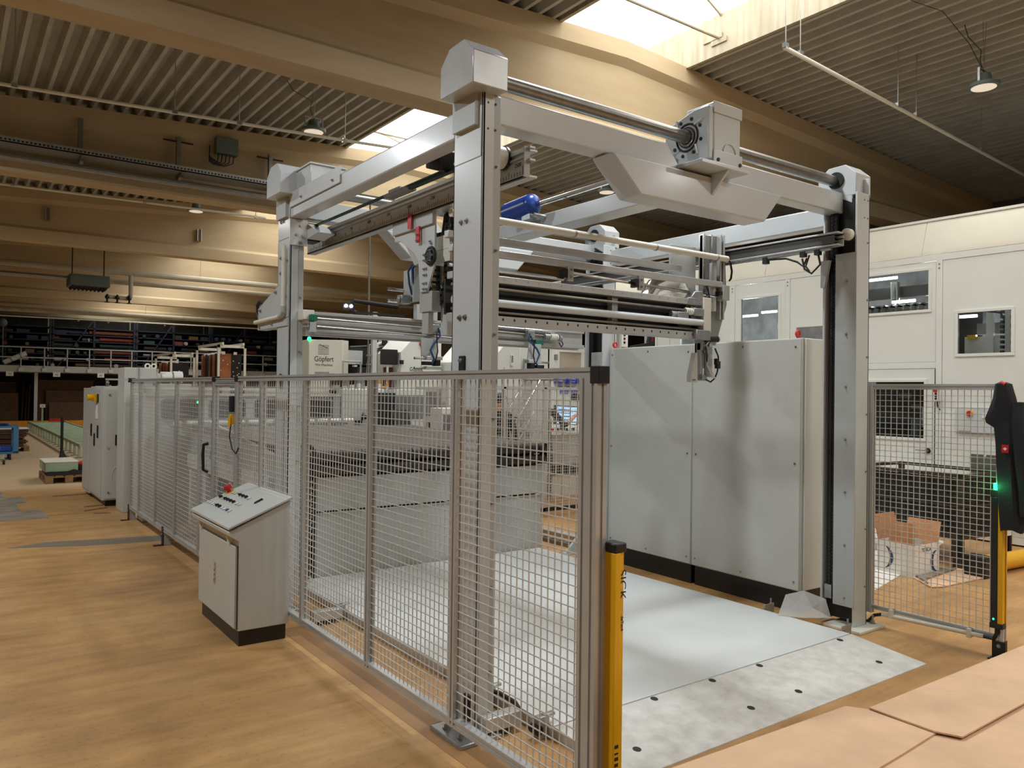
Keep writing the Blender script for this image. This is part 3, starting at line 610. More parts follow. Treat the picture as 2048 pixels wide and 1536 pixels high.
# upper left actuator hanging at the left plate
MB().prism([(2.50, 2.5), (2.56, 2.52), (2.56, 2.29), (2.5, 2.28)], 'y', 4.55, 4.7).build('actuator_plate', 'grey2', fb, bevel=.002)
MB().cyl((2.38, 4.7, 2.371), (2.54, 4.7, 2.37), .012, 10).cyl((2.38, 4.7, 2.291), (2.54, 4.7, 2.289), .012, 10).build('guide_rod', 'chrome', fb)
MB().box(2.42, 2.49, 4.57, 4.64, 2.265, 2.325).cyl((2.405, 4.6, 2.295), (2.42, 4.6, 2.295), .02, 10).build('valve', 'zinc', fb, bevel=.006)
MB().tube([(2.52, 4.56, 2.35), (2.5, 4.56, 2.42), (2.49, 4.56, 2.5), (2.52, 4.56, 2.54), (2.58, 4.56, 2.52)], .009, 6).tube([(2.5, 4.58, 2.33), (2.48, 4.58, 2.4), (2.47, 4.58, 2.48), (2.5, 4.58, 2.53)], .007, 6).build('air_hose', 'hose', fb)
MB().box(2.49, 2.56, 4.3, 4.46, 2.2, 2.33).box(2.5, 2.54, 4.36, 4.44, 2.06, 2.2).build('hanger', 'grey2', fb, bevel=.003)
MB().box(2.575, 2.62, 4.25, 4.33, 2.05, 2.3).build('hanger', 'grey', fb, bevel=.003)
# ---------------------------------------------------------------- rear crossbeam and grippers
rb = thing('gripper_crossbeam', 'rear travelling crossbeam with green end caps and slotted grey profile', 'crossbeam', (3.6, 5.75, 2.1))
MB().box(2.29, 5.05, 5.78, 5.86, 2.12, 2.29).box(2.29, 5.05, 5.75, 5.78, 2.265, 2.29).box(2.29, 5.05, 5.75, 5.78, 2.12, 2.155).box(2.29, 4.6, 5.75, 5.78, 2.175, 2.225).build('beam_profile', 'alu', rb, bevel=.003)
B(2.2, 5.08, 5.87, 5.93, 2.11, 2.3).build('beam_back', 'grey', rb, bevel=.004)
B(2.2, 2.29, 5.74, 5.86, 2.225, 2.3).build('end_block', 'cream', rb, bevel=.004)
B(2.245, 2.3, 5.7, 5.74, 2.215, 2.265).build('end_cap', 'teal', rb, bevel=.004); B(4.43, 4.52, 5.72, 5.76, 2.13, 2.175).build('end_cap', 'teal', rb, bevel=.004)
for z in (2.2, 2.175): MB().cyl((2.2, 5.74, z), (2.23, 5.7, z), .011, 10).build('fitting', 'chrome', rb)
MB().box(2.24, 2.29, 5.7, 5.75, 2.13, 2.205).build('end_bracket', 'zinc2', rb)
MB().cyl((2.3, 5.72, 2.238), (3.5, 5.72, 2.215), .008, 8).cyl((2.3, 5.72, 2.175), (3.9, 5.72, 2.14), .008, 8).cyl((3.9, 5.72, 2.23), (4.6, 5.72, 2.215), .009, 8).build('thin_rod', 'steel', rb)
MB().cyl((3.9, 5.73, 2.272), (4.75, 5.73, 2.255), .012, 10).cyl((4.3, 5.73, 2.262), (4.5, 5.73, 2.258), .018, 10).build('air_cylinder', 'chrome', rb)
for i in range(4): MB().ring((4.6+.022*i, 5.71, 2.21), (1, .1, 0), .024, .008, 14, 6).build('bellows_ring', 'cream', rb)
MB().cyl((4.52, 5.71, 2.21), (4.58, 5.71, 2.21), .028, 12).cyl((4.69, 5.71, 2.205), (4.72, 5.71, 2.2), .03, 12).build('drive_head', 'zinc', rb)
MB().tube([(4.7, 5.7, 2.2), (4.74, 5.7, 2.15), (4.72, 5.7, 2.12), (4.69, 5.7, 2.16)], .006, 6).build('cable', 'black', rb)
B(3.16, 3.24, 5.7, 5.76, 2.28, 2.41).build('hanger', 'grey', rb, bevel=.003); B(3.275, 3.36, 5.7, 5.76, 2.28, 2.48).build('hanger', 'grey', rb, bevel=.003)
B(2.7, 3.16, 5.9, 5.95, 2.32, 2.335).build('chain_tray', 'black', rb); 
MB().tube([(2.72, 5.93, 2.32), (2.66, 5.93, 2.36), (2.7, 5.93, 2.42), (3.1, 5.93, 2.4)], .02, 8).build('chain', 'black', rb)
wl = thing('work_light', 'pair of small white work lights glowing above the rear crossbeam', 'lamp', (2.64, 5.93, 2.36))
for dx in (0, .045): MB().sphere((2.62+dx, 5.9, 2.372), .014, 10, 6).build('bulb', 'ledw', wl)
B(2.6, 2.7, 5.91, 5.95, 2.34, 2.4).build('housing', 'black', wl)

def gripper(label, ox, oy, oz, mirror=1):
    g = thing('pneumatic_gripper', label, 'gripper', (ox, oy, oz)); s = mirror
    def X(a, b): return (ox+min(s*a, s*b), ox+max(s*a, s*b))
    MB().box(*X(.0, .075), oy-.02, oy+.03, oz+.2, oz+.27).build('slide_block', 'zinc', g, bevel=.004)
    MB().prism([(ox+s*-.09, oz+.15), (ox+s*.05, oz+.15), (ox+s*.07, oz), (ox+s*-.085, oz)], 'y', oy, oy+.014).build('swing_plate', 'grey2', g, bevel=.003)
    MB().box(*X(-.06, .09), oy-.05, oy+.02, oz-.03, oz+.0).build('clamp_block', 'zinc2', g, bevel=.003)
    MB().box(*X(-.09, .0), oy-.05, oy, oz-.075, oz-.045).box(*X(.02, .07), oy-.05, oy+.01, oz-.08, oz-.03).build('valve', 'black', g, bevel=.003)
    MB().box(*X(-.06, .09), oy-.05, oy+.02, oz-.11, oz-.085).build('lower_block', 'zinc2', g, bevel=.003)
    for z in (oz-.02, oz-.1): MB().cyl((ox-s*.16, oy-.02, z), (ox-s*.05, oy-.02, z), .008, 8).cyl((ox-s*.165, oy-.02, z), (ox-s*.155, oy-.02, z), .011, 8).build('guide_rod', 'steel', g)
    MB().tube([(ox+s*.06, oy-.02, oz+.24), (ox+s*.08, oy-.03, oz+.18), (ox, oy-.05, oz+.1), (ox-s*.03, oy-.05, oz+.05), (ox+s*.01, oy-.05, oz-.03), (ox-s*.02, oy-.05, oz-.06)], .009, 8).build('air_hose', 'hose', g)
    MB().tube([(ox+s*.05, oy-.02, oz+.22), (ox+s*.03, oy-.05, oz+.14), (ox+s*.04, oy-.05, oz+.04), (ox+s*.02, oy-.05, oz-.04)], .006, 6).build('air_hose', 'black', g)
    return g
gripper('pneumatic gripper with blue hose hanging from the rear crossbeam left of the front post', 3.29, 5.69, 1.98)
gripper('pneumatic gripper with blue hose hanging from the rear crossbeam right of the front post', 4.38, 5.69, 1.985, -1)
g = thing('pneumatic_gripper', 'tall pneumatic gripper with looped cables hanging in front of the grey cabinets', 'gripper', (4.9, 4.12, 1.8))
MB().prism([(4.785, 2.02), (4.808, 2.02), (4.812, 1.785), (4.735, 1.785), (4.735, 1.84)], 'y', 4.12, 4.17).build('clamp_finger', 'cabgrey', g, bevel=.006)
text('Festo', .02, 'ink', (4.765, 4.1185, 1.805), (1, 0, 0), (0, 0, 1), g, .0003)
MB().box(4.84, 4.87, 4.12, 4.18, 1.85, 2.1).box(4.95, 4.985, 4.12, 4.18, 1.83, 2.12).box(4.84, 4.98, 4.16, 4.18, 1.9, 2.1).build('carrier', 'zinc2', g, bevel=.003)
MB().cyl((4.86, 4.1, 2.125), (5.02, 4.1, 2.135), .022, 14).build('cross_cylinder', 'black', g); MB().ring((5.02, 4.1, 2.135), (1, 0, 0), .02, .006, 14, 6).build('cap', 'steel', g)
MB().cyl((4.9, 4.1, 1.84), (4.9, 4.1, 2.06), .026, 14).cyl((4.9, 4.1, 2.02), (4.9, 4.1, 2.07), .035, 14).build('lift_cylinder', 'zinc', g)
MB().cyl((4.89, 4.09, 1.93), (4.96, 4.09, 1.83), .012, 10).build('swing_arm', 'chrome', g)
MB().tube([(4.93, 4.1, 2.13), (4.86, 4.08, 2.08), (4.88, 4.07, 2.0), (4.86, 4.07, 1.93), (4.9, 4.07, 1.86), (4.96, 4.07, 1.82)], .007, 6).build('air_hose', 'zinc2', g)
MB().tube([(4.99, 4.1, 2.06), (5.03, 4.1, 2.0), (5.035, 4.1, 1.93), (5.02, 4.1, 1.87), (4.99, 4.1, 1.82), (4.94, 4.1, 1.79), (4.88, 4.1, 1.81)], .007, 6).tube([(4.87, 4.09, 2.1), (4.85, 4.07, 2.02), (4.86, 4.07, 1.95)], .006, 6).build('cable', 'black', g)
MB().box(5.01, 5.05, 4.09, 4.12, 1.9, 1.96).box(4.99, 5.02, 4.08, 4.11, 1.93, 1.98).build('sensor', 'black', g, bevel=.003)
MB().box(4.84, 4.9, 4.1, 4.18, 1.8, 1.85).box(4.84, 4.88, 4.1, 4.16, 2.04, 2.14).build('foot_block', 'zinc', g, bevel=.004)
MB().box(4.86, 4.93, 4.11, 4.2, 2.1, 2.2).build('mount', 'grey2', g)

# ---------------------------------------------------------------- safety fences
def profile_post(mb, x, y, z0, z1, w=.045):
    h = w/2
    return mb.box(x-h+.006, x+h-.006, y-h+.006, y+h-.006, z0, z1).box(x-h, x-.007, y-h, y-.007, z0, z1).box(x+.007, x+h, y-h, y-.007, z0, z1).box(x-h, x-.007, y+.007, y+h, z0, z1).box(x+.007, x+h, y+.007, y+h, z0, z1)
def profile_rail(x, y0, y1, z, w=.04):
    h = w/2
    return MB().box(x-h+.006, x+h-.006, y0, y1, z-h+.006, z+h-.006).box(x-h, x+h, y0, y1, z+.006, z+h).box(x-h, x+h, y0, y1, z-h, z-.006)
def wire_mesh(x, y0, y1, z0, z1, parent, py=.042, pz=.0405, r=.0021):
    mb = MB(); n = max(1, round((y1-y0)/py)); k = round((z1-z0)/pz)
    for i in range(1, n):
        y = y0+(y1-y0)*i/n; mb.add([(x+a*r, y+b*r, z) for z in (z0, z1) for a, b in ((-1, -1), (1, -1), (1, 1), (-1, 1))], [(0, 1, 5, 4), (1, 2, 6, 5), (2, 3, 7, 6), (3, 0, 4, 7)])
    for i in range(1, k):
        z = z0+(z1-z0)*i/k; xx = x-2*r; mb.add([(xx+a*r, y, z+b*r) for y in (y0, y1) for a, b in ((-1, -1), (1, -1), (1, 1), (-1, 1))], [(0, 1, 5, 4), (1, 2, 6, 5), (2, 3, 7, 6), (3, 0, 4, 7)])
    o = mb.build('wire_mesh', 'wire', parent, smooth=False); o['kind'] = 'stuff'; return o
FX = 1.93
fe = thing('safety_fence', 'long wire mesh safety fence with aluminium posts beside the control desk', 'fence', (FX, 6.5, 0))
ys = [2.17, 3.075, 3.975, 4.955, 5.82, 6.42, 7.08, 7.55, 8.48, 9.385, 10.29, 10.83]
for i, y in enumerate(ys):
    w = .05 if i in (0, 5, 6) else .042
    q = profile_post(MB(), FX, y, .02 if i == 0 else .15, 1.75 if i not in (5, 6) else 1.79, w)
    if i == 0: profile_post(q, FX, y-.05, .02, 1.755, .05)
    q.build('fence_post', 'alu', fe)
for i in range(len(ys)-1):
    a, b = ys[i]+.021, ys[i+1]-.021
    wire_mesh(FX, a, b, .19, 1.748, fe, pz=.0405)
    if i == 5: profile_rail(FX, a, b, 1.73, .03).build('top_rail', 'alu', fe)
profile_rail(FX, 2.13, 6.4, 1.77).build('top_rail', 'alu', fe); profile_rail(FX, 7.1, 10.85, 1.77).build('top_rail', 'alu', fe); profile_rail(FX, 6.42, 7.08, 1.762, .03).build('top_rail', 'alu', fe)
profile_rail(FX, 2.13, 10.85, .168).build('bottom_rail', 'alu', fe)
for y in (6.42, 7.08): B(FX-.028, FX+.028, y-.032, y+.032, 1.745, 1.795).build('corner_cap', 'black', fe, bevel=.004)
B(FX-.027, FX+.027, 2.085, 2.135, 1.73, 1.795).build('corner_cap', 'black', fe, bevel=.003)
B(FX-.05, FX+.03, 10.8, 10.86, 1.745, 1.8).build('corner_cap', 'black', fe, bevel=.003)
MB().box(1.62, 1.9, 10.81, 10.85, 1.77, 1.79).build('stub_rail', 'alu', fe); MB().cyl((1.64, 10.83, 1.69), (1.64, 10.83, 1.77), .02, 10).sphere((1.64, 10.8, 1.735), .02, 8, 6).build('stub_post', 'steel', fe)
for y in (8.95, 10.86, 5.6):
    MB().box(FX-.005, FX+.06, y-.02, y+.02, 0, .16).build('fence_foot', 'alu', fe)
    f = MB().box(FX-.025, FX-.015, y-.03, y+.03, .008, .2).box(FX-.11, FX-.015, y-.03, y+.03, 0, .008).build('foot_bracket', 'black', fe, bevel=.002)
    bolt(f, (FX-.025, y, .12), (-1, 0, 0), .008)
MB().tube([(FX-.035, 7.16, 1.2), (FX-.075, 7.16, 1.19), (FX-.08, 7.16, 1.1), (FX-.075, 7.16, .97), (FX-.035, 7.16, .95)], .014, 8).build('door_handle', 'black', fe)
B(FX-.055, FX-.02, 6.44, 6.5, 1.5, 1.63).build('lock_switch', 'black', fe, bevel=.005)
MB().box(FX-.05, FX-.02, 6.46, 6.5, 1.4, 1.48).box(FX-.06, FX-.05, 6.45, 6.5, 1.38, 1.46).build('lock_actuator', 'yellow', fe, bevel=.004)
MB().tube([(FX-.04, 6.48, 1.4), (FX-.05, 6.48, 1.3), (FX-.045, 6.42, 1.2), (FX-.04, 6.33, 1.17), (FX-.03, 6.3, 1.22)], .005, 6).build('lock_cable', 'black', fe)
for y in (7.6, 7.62): pass
MB().box(FX+.02, FX+.035, 2.985, 3.03, .19, .31).build('fence_tab', 'black', fe, bevel=.004)

fr = thing('safety_fence', 'short wire mesh safety fence panel right of the gantry with the jacket on it', 'fence', (5.6, 2.7, 0))
profile_post(MB(), 5.6, 3.13, .09, 1.785, .045).build('fence_post', 'alu', fr); profile_post(MB(), 5.6, 2.24, .02, 1.77, .05).build('fence_post', 'alu', fr)
profile_rail(5.6, 2.24, 3.13, 1.765).build('top_rail', 'alu', fr); profile_rail(5.6, 2.24, 3.13, .135, .03).build('bottom_rail', 'alu', fr)
wire_mesh(5.6, 2.265, 3.108, .15, 1.745, fr)
MB().cyl((5.57, 2.33, .12), (5.57, 3.02, .1), .015, 12).build('conduit', 'cream', fr)
for y in (2.42, 2.95): B(5.55, 5.6, y-.012, y+.012, .09, .15).build('conduit_clip', 'cream', fr)
MB().tube([(5.57, 3.02, .1), (5.57, 3.08, .08), (5.56, 3.12, .03), (5.56, 3.16, .025)], .012, 8).tube([(5.57, 2.33, .12), (5.57, 2.27, .12), (5.565, 2.25, .16), (5.57, 2.25, .21)], .013, 8).build('cable', 'black', fr)
f = MB().box(5.572, 5.628, 2.212, 2.216, .0, .11).box(5.568, 5.572, 2.2, 2.28, 0, .11).box(5.5, 5.57, 2.2, 2.28, 0, .008).build('foot_bracket', 'black', fr); bolt(f, (5.568, 2.24, .08), (-1, 0, 0), .009)
# light curtains
lc = thing('light_curtain', 'tall yellow safety light curtain on the near end of the long fence', 'light curtain', (1.98, 2.05, 0))
MB().prism([(1.955, 2.115), (1.985, 2.105), (2.0, 2.08), (2.0, 2.065), (1.985, 2.045), (1.955, 2.045)], 'z', .06, 1.12).build('housing', 'yellow', lc, bevel=.004)
MB().box(1.995, 2.012, 2.058, 2.1, .06, 1.12).build('front_rib', 'yellow', lc, bevel=.003)
B(1.953, 2.012, 2.043, 2.118, 1.12, 1.155).build('end_cap', 'black', lc, bevel=.006); B(1.953, 2.012, 2.043, 2.118, .03, .06).build('end_cap', 'black', lc, bevel=.006)
B(1.952, 1.96, 2.115, 2.15, .9, 1.14).build('bracket', 'black', lc); bolt(lc, (1.952, 2.112, 1.04), (-1, -.3, 0), .008)
text('SICK', .045, 'ink', (2.004, 2.0565, 1.0), (0, 0, -1), (1, 0, 0), lc, .0003, sx=1.2)
text('deTec4', .018, 'ink', (2.004, 2.0565, .86), (0, 0, -1), (1, 0, 0), lc, .0003)
lb = MB()
for i in range(11): lb.box(1.962, 1.98, 2.0438, 2.0446, .2+.022*i, .206+.022*i+(.006 if i % 3 else 0))
lb.build('rating_label', 'ink', lc)['kind'] = 'stuff'
lr = thing('light_curtain', 'black-faced yellow light curtain with glowing green lamp beside the jacket', 'light curtain', (5.56, 2.24, 0))
B(5.53, 5.57, 2.205, 2.235, .23, 1.1).build('housing', 'yellow', lr, bevel=.003); B(5.526, 5.57, 2.235, 2.275, .23, 1.05).build('optic_window', 'black', lr, bevel=.003)
B(5.575, 5.58, 2.2, 2.275, .23, 1.1).build('back_rib', 'yellow', lr)
B(5.525, 5.58, 2.2, 2.28, .2, .235).build('end_cap', 'black', lr, bevel=.004); B(5.525, 5.58, 2.2, 2.28, 1.05, 1.095).build('end_cap', 'black', lr, bevel=.004)
B(5.53, 5.575, 2.225, 2.265, 1.095, 1.14).build('status_lamp', 'led', lr, bevel=.006); MB().cyl((5.525, 2.255, .26), (5.53, 2.255, .26), .006, 10).build('indicator', 'led', lr)
gl = bpy.data.lights.new('status_glow', 'POINT'); gl.energy = .6; gl.color = (.05, 1, .3); gl.shadow_soft_size = .03; go = bpy.data.objects.new('status_glow', gl); COL.objects.link(go); go.location = (5.49, 2.23, 1.12)

# jacket draped over the post: rows of (z, y0, y1, depth)
jk = thing('jacket', 'black hooded jacket with a small red tag hanging over the right fence post', 'jacket', (5.57, 2.2, .85))
rows = [(1.797, 2.2, 2.24, .02), (1.785, 2.17, 2.262, .05), (1.745, 2.16, 2.268, .055), (1.69, 2.145, 2.276, .06), (1.62, 2.13, 2.3, .055), (1.56, 2.12, 2.325, .045), (1.53, 2.115, 2.318, .045), (1.5, 2.112, 2.268, .05), (1.4, 2.105, 2.258, .055), (1.28, 2.1, 2.253, .06), (1.16, 2.095, 2.246, .06), (1.03, 2.09, 2.24, .06), (.9, 2.085, 2.232, .055), (.845, 2.09, 2.228, .05)]
mb = MB(); n = 20; vs = []
for k, (z, y0, y1, d) in enumerate(rows):
    for i in range(n):
        a = 2*PI*i/n; w = 1+.16*math.sin(5*a+k*.5)*min(1, k/3)
        vs.append((5.555+d*w*math.sin(a), (y0+y1)/2+(y1-y0)/2*math.copysign(abs(math.cos(a))**.8, math.cos(a)), z+.012*math.sin(3*a)*(k > 10)))
fs = [(r*n+i, r*n+(i+1) % n, (r+1)*n+(i+1) % n, (r+1)*n+i) for r in range(len(rows)-1) for i in range(n)]+[tuple(range(n)), tuple(range((len(rows)-1)*n, len(rows)*n))]
mb.add(vs, fs).build('jacket_body', 'cloth', jk)
MB().tube([(5.56, 2.13, 1.66), (5.53, 2.11, 1.5), (5.52, 2.09, 1.3), (5.53, 2.07, 1.1), (5.54, 2.07, .95)], .045, 10).build('sleeve', 'cloth', jk)
MB().tube([(5.515, 2.19, 1.782), (5.52, 2.21, 1.79), (5.54, 2.22, 1.795)], .012, 8).build('hood_lining', 'red', jk)
B(5.478, 5.482, 2.155, 2.195, 1.345, 1.395).build('brand_tag', 'red', jk); MB().cyl((5.4775, 2.175, 1.37), (5.4782, 2.175, 1.37), .008, 10).prism([(2.162, 1.372), (2.188, 1.372), (2.175, 1.358)], 'x', 5.4772, 5.478).build('tag_mark', 'paper', jk)

# ---------------------------------------------------------------- control desk
cd = thing('control_desk', 'grey slant-topped control desk with rows of push buttons in front of the fence', 'control desk', (1.74, 5.65, 0))
B(1.585, 1.9, 5.19, 6.09, 0, .105).build('plinth', 'plinth', cd, bevel=.004)
MB().prism([(1.572, .105), (1.912, .105), (1.912, .935), (1.505, .757), (1.51, .73), (1.572, .69)], 'y', 5.17, 6.11).build('body', 'cabgrey', cd, bevel=.004)
def desk(u, v, h=0.):  # u along Y from near, v across slope
    return Vector((1.5+v, 5.16+u, .772+.41*v+h))
MB().add([desk(0, 0), desk(.96, 0), desk(.96, .425), desk(0, .425), desk(0, 0, .018), desk(.96, 0, .018), desk(.96, .425, .018), desk(0, .425, .018)], [(0, 1, 2, 3), (4, 5, 6, 7), (0, 1, 5, 4), (1, 2, 6, 5), (2, 3, 7, 6), (3, 0, 4, 7)]).build('lid', 'cabgrey', cd, bevel=.004)
B(1.556, 1.574, 5.2, 6.085, .115, .655).build('door', 'cabgrey', cd, bevel=.004)
B(1.57, 1.576, 5.175, 5.2, .115, .66).build('door_gap', 'black', cd)
MB().box(1.55, 1.557, 5.64, 5.665, .36, .47).box(1.545, 1.551, 5.645, 5.66, .33, .36).build('door_lock', 'chrome', cd, bevel=.002)
for z in (.385, .42): MB().cyl((1.548, 5.652, z), (1.5495, 5.652, z), .006, 8).build('keyhole', 'black', cd)
for y in (5.3, 6.0): MB().prism([(1.53, .74), (1.548, .73), (1.556, .66), (1.54, .665)], 'y', y, y+.022).build('lid_clip', 'cream', cd)
nrm = Vector((-.41, 0, 1)).normalized()
def btn(u, v, m, kind='push'):
    p = desk(u, v, .018); q = MB().cyl(p, p+nrm*.004, .0165, 14); o = q.build('button_bezel', 'chrome', cd)
    if kind == 'push': MB().cyl(p, p+nrm*.009, .0125, 12).build('button', m, cd)
    else: MB().cyl(p, p+nrm*.008, .0125, 12).add([p+nrm*.02+Vector(c) for c in ((-.014, -.004, 0), (.014, -.004, 0), (.014, .004, 0), (-.014, .004, 0))]+[p+nrm*.005+Vector(c) for c in ((-.014, -.006, 0), (.014, -.006, 0), (.014, .006, 0), (-.014, .006, 0))], [(0, 1, 2, 3), (0, 1, 5, 4), (1, 2, 6, 5), (2, 3, 7, 6), (3, 0, 4, 7)]).build('selector', m, cd)
for u, m in ((.83, 'cream'), (.78, 'cream')): btn(u, .275, m)
for u in (.66, .59, .52): btn(u, .275, 'black', 'sel')
btn(.455, .275, 'cream')
for u in (.87, .75, .69, .62, .55): btn(u, .195, 'black', 'sel')
btn(.8, .195, 'cream'); btn(.47, .195, 'cream'); btn(.41, .195, 'cream')
for u in (.91, .85, .79, .73, .55, .49): btn(u, .115, 'paper')
for u in (.67, .61): btn(u, .115, 'black', 'sel')
btn(.43, .115, 'blue'); btn(.37, .115, 'cream')
p = desk(.955-.04, .27, .018)
MB().cyl(p, p+nrm*.003, .036, 20).build('estop_plate', 'yellow', cd); MB().cyl(p+nrm*.003, p+nrm*.03, .016, 14).cyl(p+nrm*.028, p+nrm*.055, .031, 18, r2=.027).build('estop_knob', 'red', cd)
p = desk(.27, .28, .018); MB().add([p+Vector(c) for c in ((-.03, -.01, -.01), (.03, -.01, .013), (.03, .01, .013), (-.03, .01, -.01), (-.025, -.007, .0), (.025, -.007, .024), (.025, .007, .024), (-.025, .007, 0))], [(0, 1, 2, 3), (4, 5, 6, 7), (0, 1, 5, 4), (1, 2, 6, 5), (2, 3, 7, 6), (3, 0, 4, 7)]).build('lid_lock', 'black', cd)

# ---------------------------------------------------------------- twin electrical cabinets
def ecab(label, loc, rz, w, h, d, parts):
    t = thing('electrical_cabinet', label, 'cabinet', loc, rz); parts(t); return t
def twin(t):
    L = dict(local=True)
    B(.02, .5, .02, 1.09, 0, .172).build('plinth', 'plinth', t, bevel=.004, **L)
    B(.0, .5, .0, 1.104, .172, 2.14).build('body', 'cabgrey', t, bevel=.004, **L)
    B(-.012, .004, .006, 1.098, .18, 2.132).build('rear_panel', 'cabgrey', t, bevel=.003, **L)
    for y, z in ((.05, 2.07), (1.06, 2.07), (.05, 1.16), (1.06, 1.16), (.05, .24), (1.06, .24), (.56, 2.09), (.56, .22)): MB().cyl((-.015, y, z), (-.011, y, z), .009, 10).build('panel_screw', 'steel', t, **L)
e1 = ecab('right one of the tall grey cabinets with black plinth inside the gantry', (5.37, 3.565, 0), -.026, 0, 0, 0, twin)
for z in (2.07, 1.16, .24): MB().cyl((.06, -.003, z), (.06, .001, z), .008, 10).build('panel_screw', 'steel', e1, local=True)
B(.03, .5, -.012, .0, .18, 2.135).build('side_panel', 'white', e1, bevel=.003, local=True)
e2 = dup(e1, (5.399, 4.676, 0), label='left one of the tall grey cabinets with black plinth inside the gantry')
MB().ring((.03, .06, 2.175), (0, 1, .0), .024, .009, 16, 8).cyl((.03, .06, 2.14), (.03, .06, 2.155), .012, 10).build('lifting_eye', 'redp', e1, local=True)
MB().ring((.03, 1.07, 2.175), (0, 1, .0), .024, .009, 16, 8).cyl((.03, 1.07, 2.14), (.03, 1.07, 2.155), .012, 10).build('lifting_eye', 'redp', e2, local=True)
MB().ring((.03, .95, 2.165), (0, 1, .2), .022, .009, 16, 8).build('lifting_eye', 'steel', e1, local=True)

# ---------------------------------------------------------------- floor plates, stops and arms
PZ = .065
lp = thing('lift_platform', 'large white steel lifting plate on the floor inside the gantry', 'platform', (3.75, 4.7, 0))
B(2.43, 5.05, 2.965, 6.43, PZ-.012, PZ).build('plate', 'plate', lp, bevel=.002)
for x in (2.42, 4.98): B(x, x+.05, 2.97, 6.42, .0, PZ-.012).build('side_member', 'zinc2', lp)
B(2.5, 4.98, 6.3, 6.4, 0, PZ-.012).build('cross_member', 'grey2', lp); B(2.5, 4.98, 3.3, 3.36, 0, PZ-.012).build('cross_member', 'grey2', lp); B(2.5, 4.98, 4.6, 4.68, 0, PZ-.012).build('cross_member', 'grey2', lp)
def stop(x, y):
    q = thing('plate_stop', 'zinc angle stop with clamp screw at the %s edge of the white plate' % stop.names.pop(0), 'bracket', (x, y, 0))
    MB().box(x-.06, x+.06, y-.02, y+.02, 0, .06).box(x-.06, x+.06, y-.02, y-.014, .06, .1).build('angle', 'zinc', q, bevel=.003)
    MB().cyl((x+.045, y, .06), (x+.045, y, .13), .007, 8).cyl((x+.045, y, .085), (x+.045, y, .095), .013, 6).build('screw', 'zinc', q)
stop.names = ['near right', 'middle right']
stop(5.105, 3.04); stop(5.12, 3.68)
for x, y, n in ((2.38, 3.47, 'by the front post'), (2.38, 3.01, 'near left corner'), (2.37, 5.4, 'far left')):
    q = thing('plate_clamp', 'small clamp with roller at the left edge of the white plate, %s' % n, 'clamp', (x, y, 0))
    MB().box(x-.02, x+.05, y-.02, y+.02, 0, .11).box(x+.02, x+.09, y-.015, y+.015, .1, .115).build('arm', 'zinc', q, bevel=.003); MB().cyl((x-.02, y-.028, .05), (x-.02, y+.028, .05), .025, 12).build('roller', 'black', q)
for y, n in ((3.17, 'beside the front post'), (5.36, 'behind the control desk')):
    q = thing('support_arm', 'white square tube arm reaching to the plate, %s' % n, 'bracket', (2.3, y, 0))
    B(2.15, 2.37, y-.035, y+.035, .03, .1).build('tube', 'zinc2', q, bevel=.004); B(2.2, 2.3, y-.03, y+.03, 0, .03).build('foot', 'black', q)
MB_h = MB().tube([(2.37, 3.5, .09), (2.4, 3.38, .1), (2.41, 3.25, .09), (2.38, 3.16, .08)], .012, 8)
hz = thing('plate_cable', 'short black cable along the left edge of the white plate', 'cable', (2.4, 3.3, .08)); MB_h.build('cable', 'black', hz)
rp = thing('ramp_plate', 'scuffed white ramp plate with round holes in front of the lifting plate', 'ramp', (3.75, 2.7, 0))
# bmesh wedge with recessed holes
mb = MB().add([(2.48, 2.45, .0), (5.054, 2.45, 0), (5.05, 2.955, 0), (2.43, 2.955, 0), (2.48, 2.45, .006), (5.054, 2.45, .006), (5.05, 2.955, PZ-.002), (2.43, 2.955, PZ-.002)], [(3, 2, 1, 0), (4, 5, 6, 7), (0, 1, 5, 4), (1, 2, 6, 5), (2, 3, 7, 6), (3, 0, 4, 7)])
mb.build('plate', 'ramp', rp)
for x, y in ((4.873, 2.93), (4.778, 2.608), (4.006, 2.93), (3.925, 2.609), (3.573, 2.93), (3.506, 2.615), (2.655, 2.616), (3.1, 2.93), (2.75, 2.93)):
    z = .006+(PZ-.008)*(y-2.45)/.505
    MB().add([(x+.021*math.cos(2*PI*i/18), y+.021*math.sin(2*PI*i/18), z+.0012+.021*math.sin(2*PI*i/18)*.115) for i in range(18)]+[(x+.021*math.cos(2*PI*i/18), y+.021*math.sin(2*PI*i/18), z-.004) for i in range(18)], [tuple(range(18))]+[(i, (i+1) % 18, 18+(i+1) % 18, 18+i) for i in range(18)]).build('bolt_hole', 'black', rp)
fl = thing('plastic_film', 'crumpled translucent plastic film propped against the right gantry post', 'film', (5.15, 3.4, 0))
MB().add([(5.0, 3.5, .068), (5.12, 3.52, .2), (5.2, 3.42, .24), (5.26, 3.28, .2), (5.27, 3.24, .068), (5.1, 3.36, .067), (5.14, 3.44, .15), (5.2, 3.35, .13)], [(0, 1, 6), (1, 2, 6), (2, 3, 7, 6), (3, 4, 7), (4, 5, 7), (5, 0, 6, 7)]).build('film', 'film', fl, smooth=False)
fo = fl.children[0]; sm = fo.modifiers.new('thick', 'SOLIDIFY'); sm.thickness = .003
# ---------------------------------------------------------------- big white machine enclosure on the right
EX = 9.9
en = thing('machine_enclosure', 'tall white machine enclosure with windows along the right side', 'machine', (EX+.6, 5.6, 0))
Y0, Y1 = .6, 13.2
